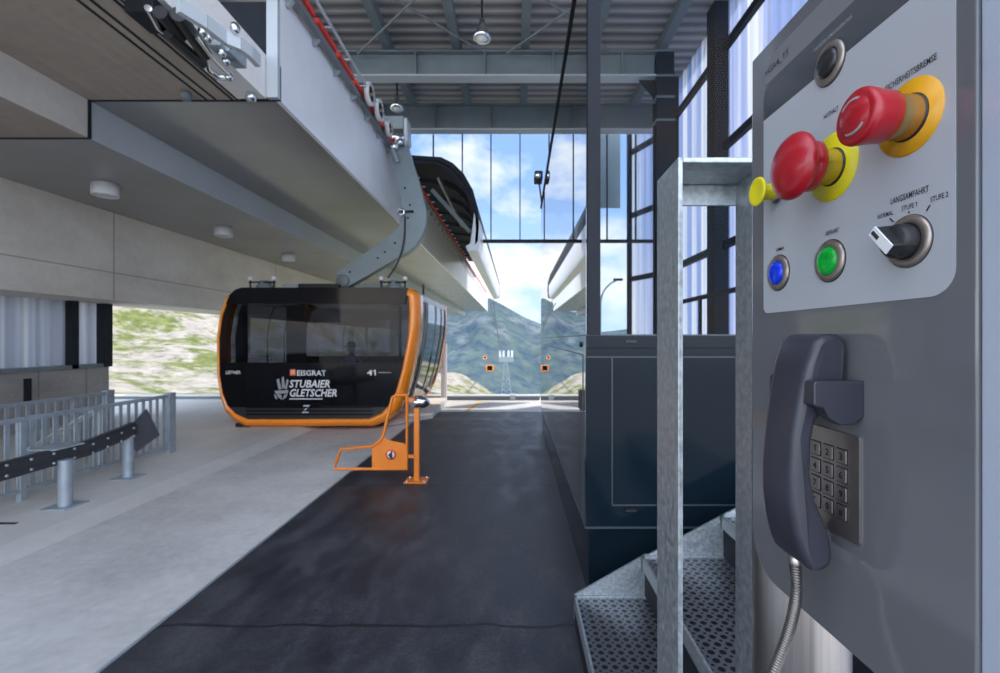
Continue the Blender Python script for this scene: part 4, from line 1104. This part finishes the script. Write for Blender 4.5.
for i in range(90):
    t_ = i/89; Y = 330+(YM-330)*t_; row = []
    for j in range(260):
        X = -900+1800*j/259; x = CX+F*X/YM; top = H-(rzz(x)-CY)/F*YM
        z = -95+(top+95)*(t_**1.15)
        amp = 26*math.sin(math.pi*min(1, t_*1.0))+1.5
        z += amp*(noise.ridged_multi_fractal((X*.010, Y*.005, .4), 1.0, 2.1, 6, 1.0, 2.0)-1.1)*.8
        row.append(Vector((X, Y, z)))
    rows.append(row)
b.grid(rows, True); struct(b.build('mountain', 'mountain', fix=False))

# tower with cross-head
tw = thing('lattice_tower', 'pale lattice pylon with a cross-head standing far out on the mountain slope', 'pylon', (-5, 230, -30))
YT = 230.0
def ta(x, y, dy=0): return at(x, y, YT)+Vector((0, dy, 0))
for x0, x1 in ((501.5, 504), (511.5, 507)):
    for dy in (0, 5):
        MB().bar(ta(x0, 397, dy), ta(x1, 362, dy*.5+1), .28, .28).build('leg', 'cable', tw)
b = MB()
for i in range(6):
    y0 = 395-i*5.5; y1 = y0-5.5
    def xa(y): return 501.5+(397-y)/35*2.5
    def xb(y): return 511.5-(397-y)/35*4.5
    b.bar(ta(xa(y0), y0), ta(xb(y1), y1), .14, .14); b.bar(ta(xb(y0), y0), ta(xa(y1), y1), .14, .14); b.bar(ta(xa(y1), y1), ta(xb(y1), y1), .16, .16)
b.build('bracing', 'cable', tw)
MB().box(ta(499, 362), ta(513.5, 357)+Vector((0, 4, 0))).build('crosshead', 'steel_green', tw)
b = MB()
for x in (500, 503.5, 508.5, 512): b.box(ta(x-1, 357), ta(x+1, 350.5)+Vector((0, 2, 0)))
b.build('rope_shoe', 'pale_metal', tw)
for k, (x, y, Y, lb) in enumerate([(490, 368, 150, 'small orange and black cabin on the rope left of the lattice tower'), (485, 357.5, 330, 'tiny reddish cabin on the rope, farthest away')]):
    p = at(x, y, Y); t = thing('distant_cabin', lb, 'cable car', p, 'distant cable car cabins')
    s_ = 1.25
    MB().box(p+Vector((-s_, -s_, -s_*.8)), p+Vector((s_, s_, s_*.8))).build('body', 'orange', t, bevel=.15, seg=2)
    MB().box(p+Vector((-s_*.65, -s_-.05, -s_*.55)), p+Vector((s_*.65, -s_+.2, s_*.65))).build('window', 'black_gloss', t)
    MB().bar(p+Vector((0, 0, s_*.8)), p+Vector((0, 0, 4.2)), .18, .18).build('hanger', 'steel_green', t)
for k, (a, c, lb) in enumerate([((493, 300), (500, 351), 'left track rope running from the hood out to the lattice tower'), ((490, 303), (502.5, 351), 'second track rope running from the hood out to the lattice tower')]):
    o = MB().tube([at(a[0], a[1], 30), at(c[0], c[1], YT)], [.03, .22], 6).build('steel_rope', 'cable'); tag(o, lb, 'rope', 'ropes to the tower')
# street lamp added outside in place of its reflection in the booth glass
sl = thing('street_lamp', 'dark curved street lamp set outside to stand in for its reflection in the booth glass', 'street lamp', (4.5, 22, -1.2))
q = [at(600, 345, 22), at(600.5, 318, 22), at(601, 300, 22), at(604, 291, 22), at(610, 284, 22), at(616, 280.5, 22)]
q[0].z = -1.3
MB().tube(cr(q, 6), .045, 8).build('pole', 'steel_green', sl)
p = at(618, 279.5, 22); MB().box(p-Vector((.22, .1, .06)), p+Vector((.22, .1, .05))).build('lamp_head', 'steel_dark', sl, bevel=.03)

# ------------------------------------------------------------------ world, sun
wd = bpy.data.worlds.new('world'); SC.world = wd; wd.use_nodes = True
n = N(wd); bg = n.n['Background']
tc = n.add('ShaderNodeTexCoord'); sx = n.add('ShaderNodeSeparateXYZ'); n.link(tc.outputs['Generated'], sx.inputs[0])
z = sx.outputs[2]
sky = n.ramp(z, [(.0, (.52, .68, .90)), (.12, (.42, .60, .90)), (.35, (.30, .48, .84)), (1.0, (.20, .34, .66))])
mp = n.add('ShaderNodeMapping'); mp.inputs['Scale'].default_value = (1, 1, 1.7); mp.inputs['Location'].default_value = (.52, .1, .05); n.link(tc.outputs['Generated'], mp.inputs[0])
cn = n.noise(mp.outputs[0], 3.4, 9, .56, .15)
cm = n.ramp(cn, [(.475, (0, 0, 0)), (.60, (1, 1, 1))])
sk2 = n.mix(cm, sky, (.86, .87, .89))
beh = n.ramp(n.math('ADD', n.math('MULTIPLY', sx.outputs[1], -1.0), n.math('MULTIPLY', sx.outputs[0], -.25)), [(.0, (1, 1, 1)), (.55, (3.4, 3.1, 2.75))])  # sky made brighter behind and left of the camera as added fill
mulv = n.add('ShaderNodeVectorMath'); mulv.operation = 'MULTIPLY'; n.link(sk2, mulv.inputs[0]); n.link(beh, mulv.inputs[1])
n.link(mulv.outputs[0], bg.inputs[0]); bg.inputs[1].default_value = 1.15

ld = bpy.data.lights.new('sun', 'SUN'); ld.energy = 3.6; ld.angle = math.radians(1.5); ld.color = (1, .95, .87)
so = bpy.data.objects.new('sun', ld); COL.objects.link(so)
so.rotation_euler = Vector((.50, .42, 1.0)).to_track_quat('Z', 'Y').to_euler()

SC.view_settings.view_transform = 'Standard'
SC.view_settings.look = 'None'
SC.view_settings.exposure = .38
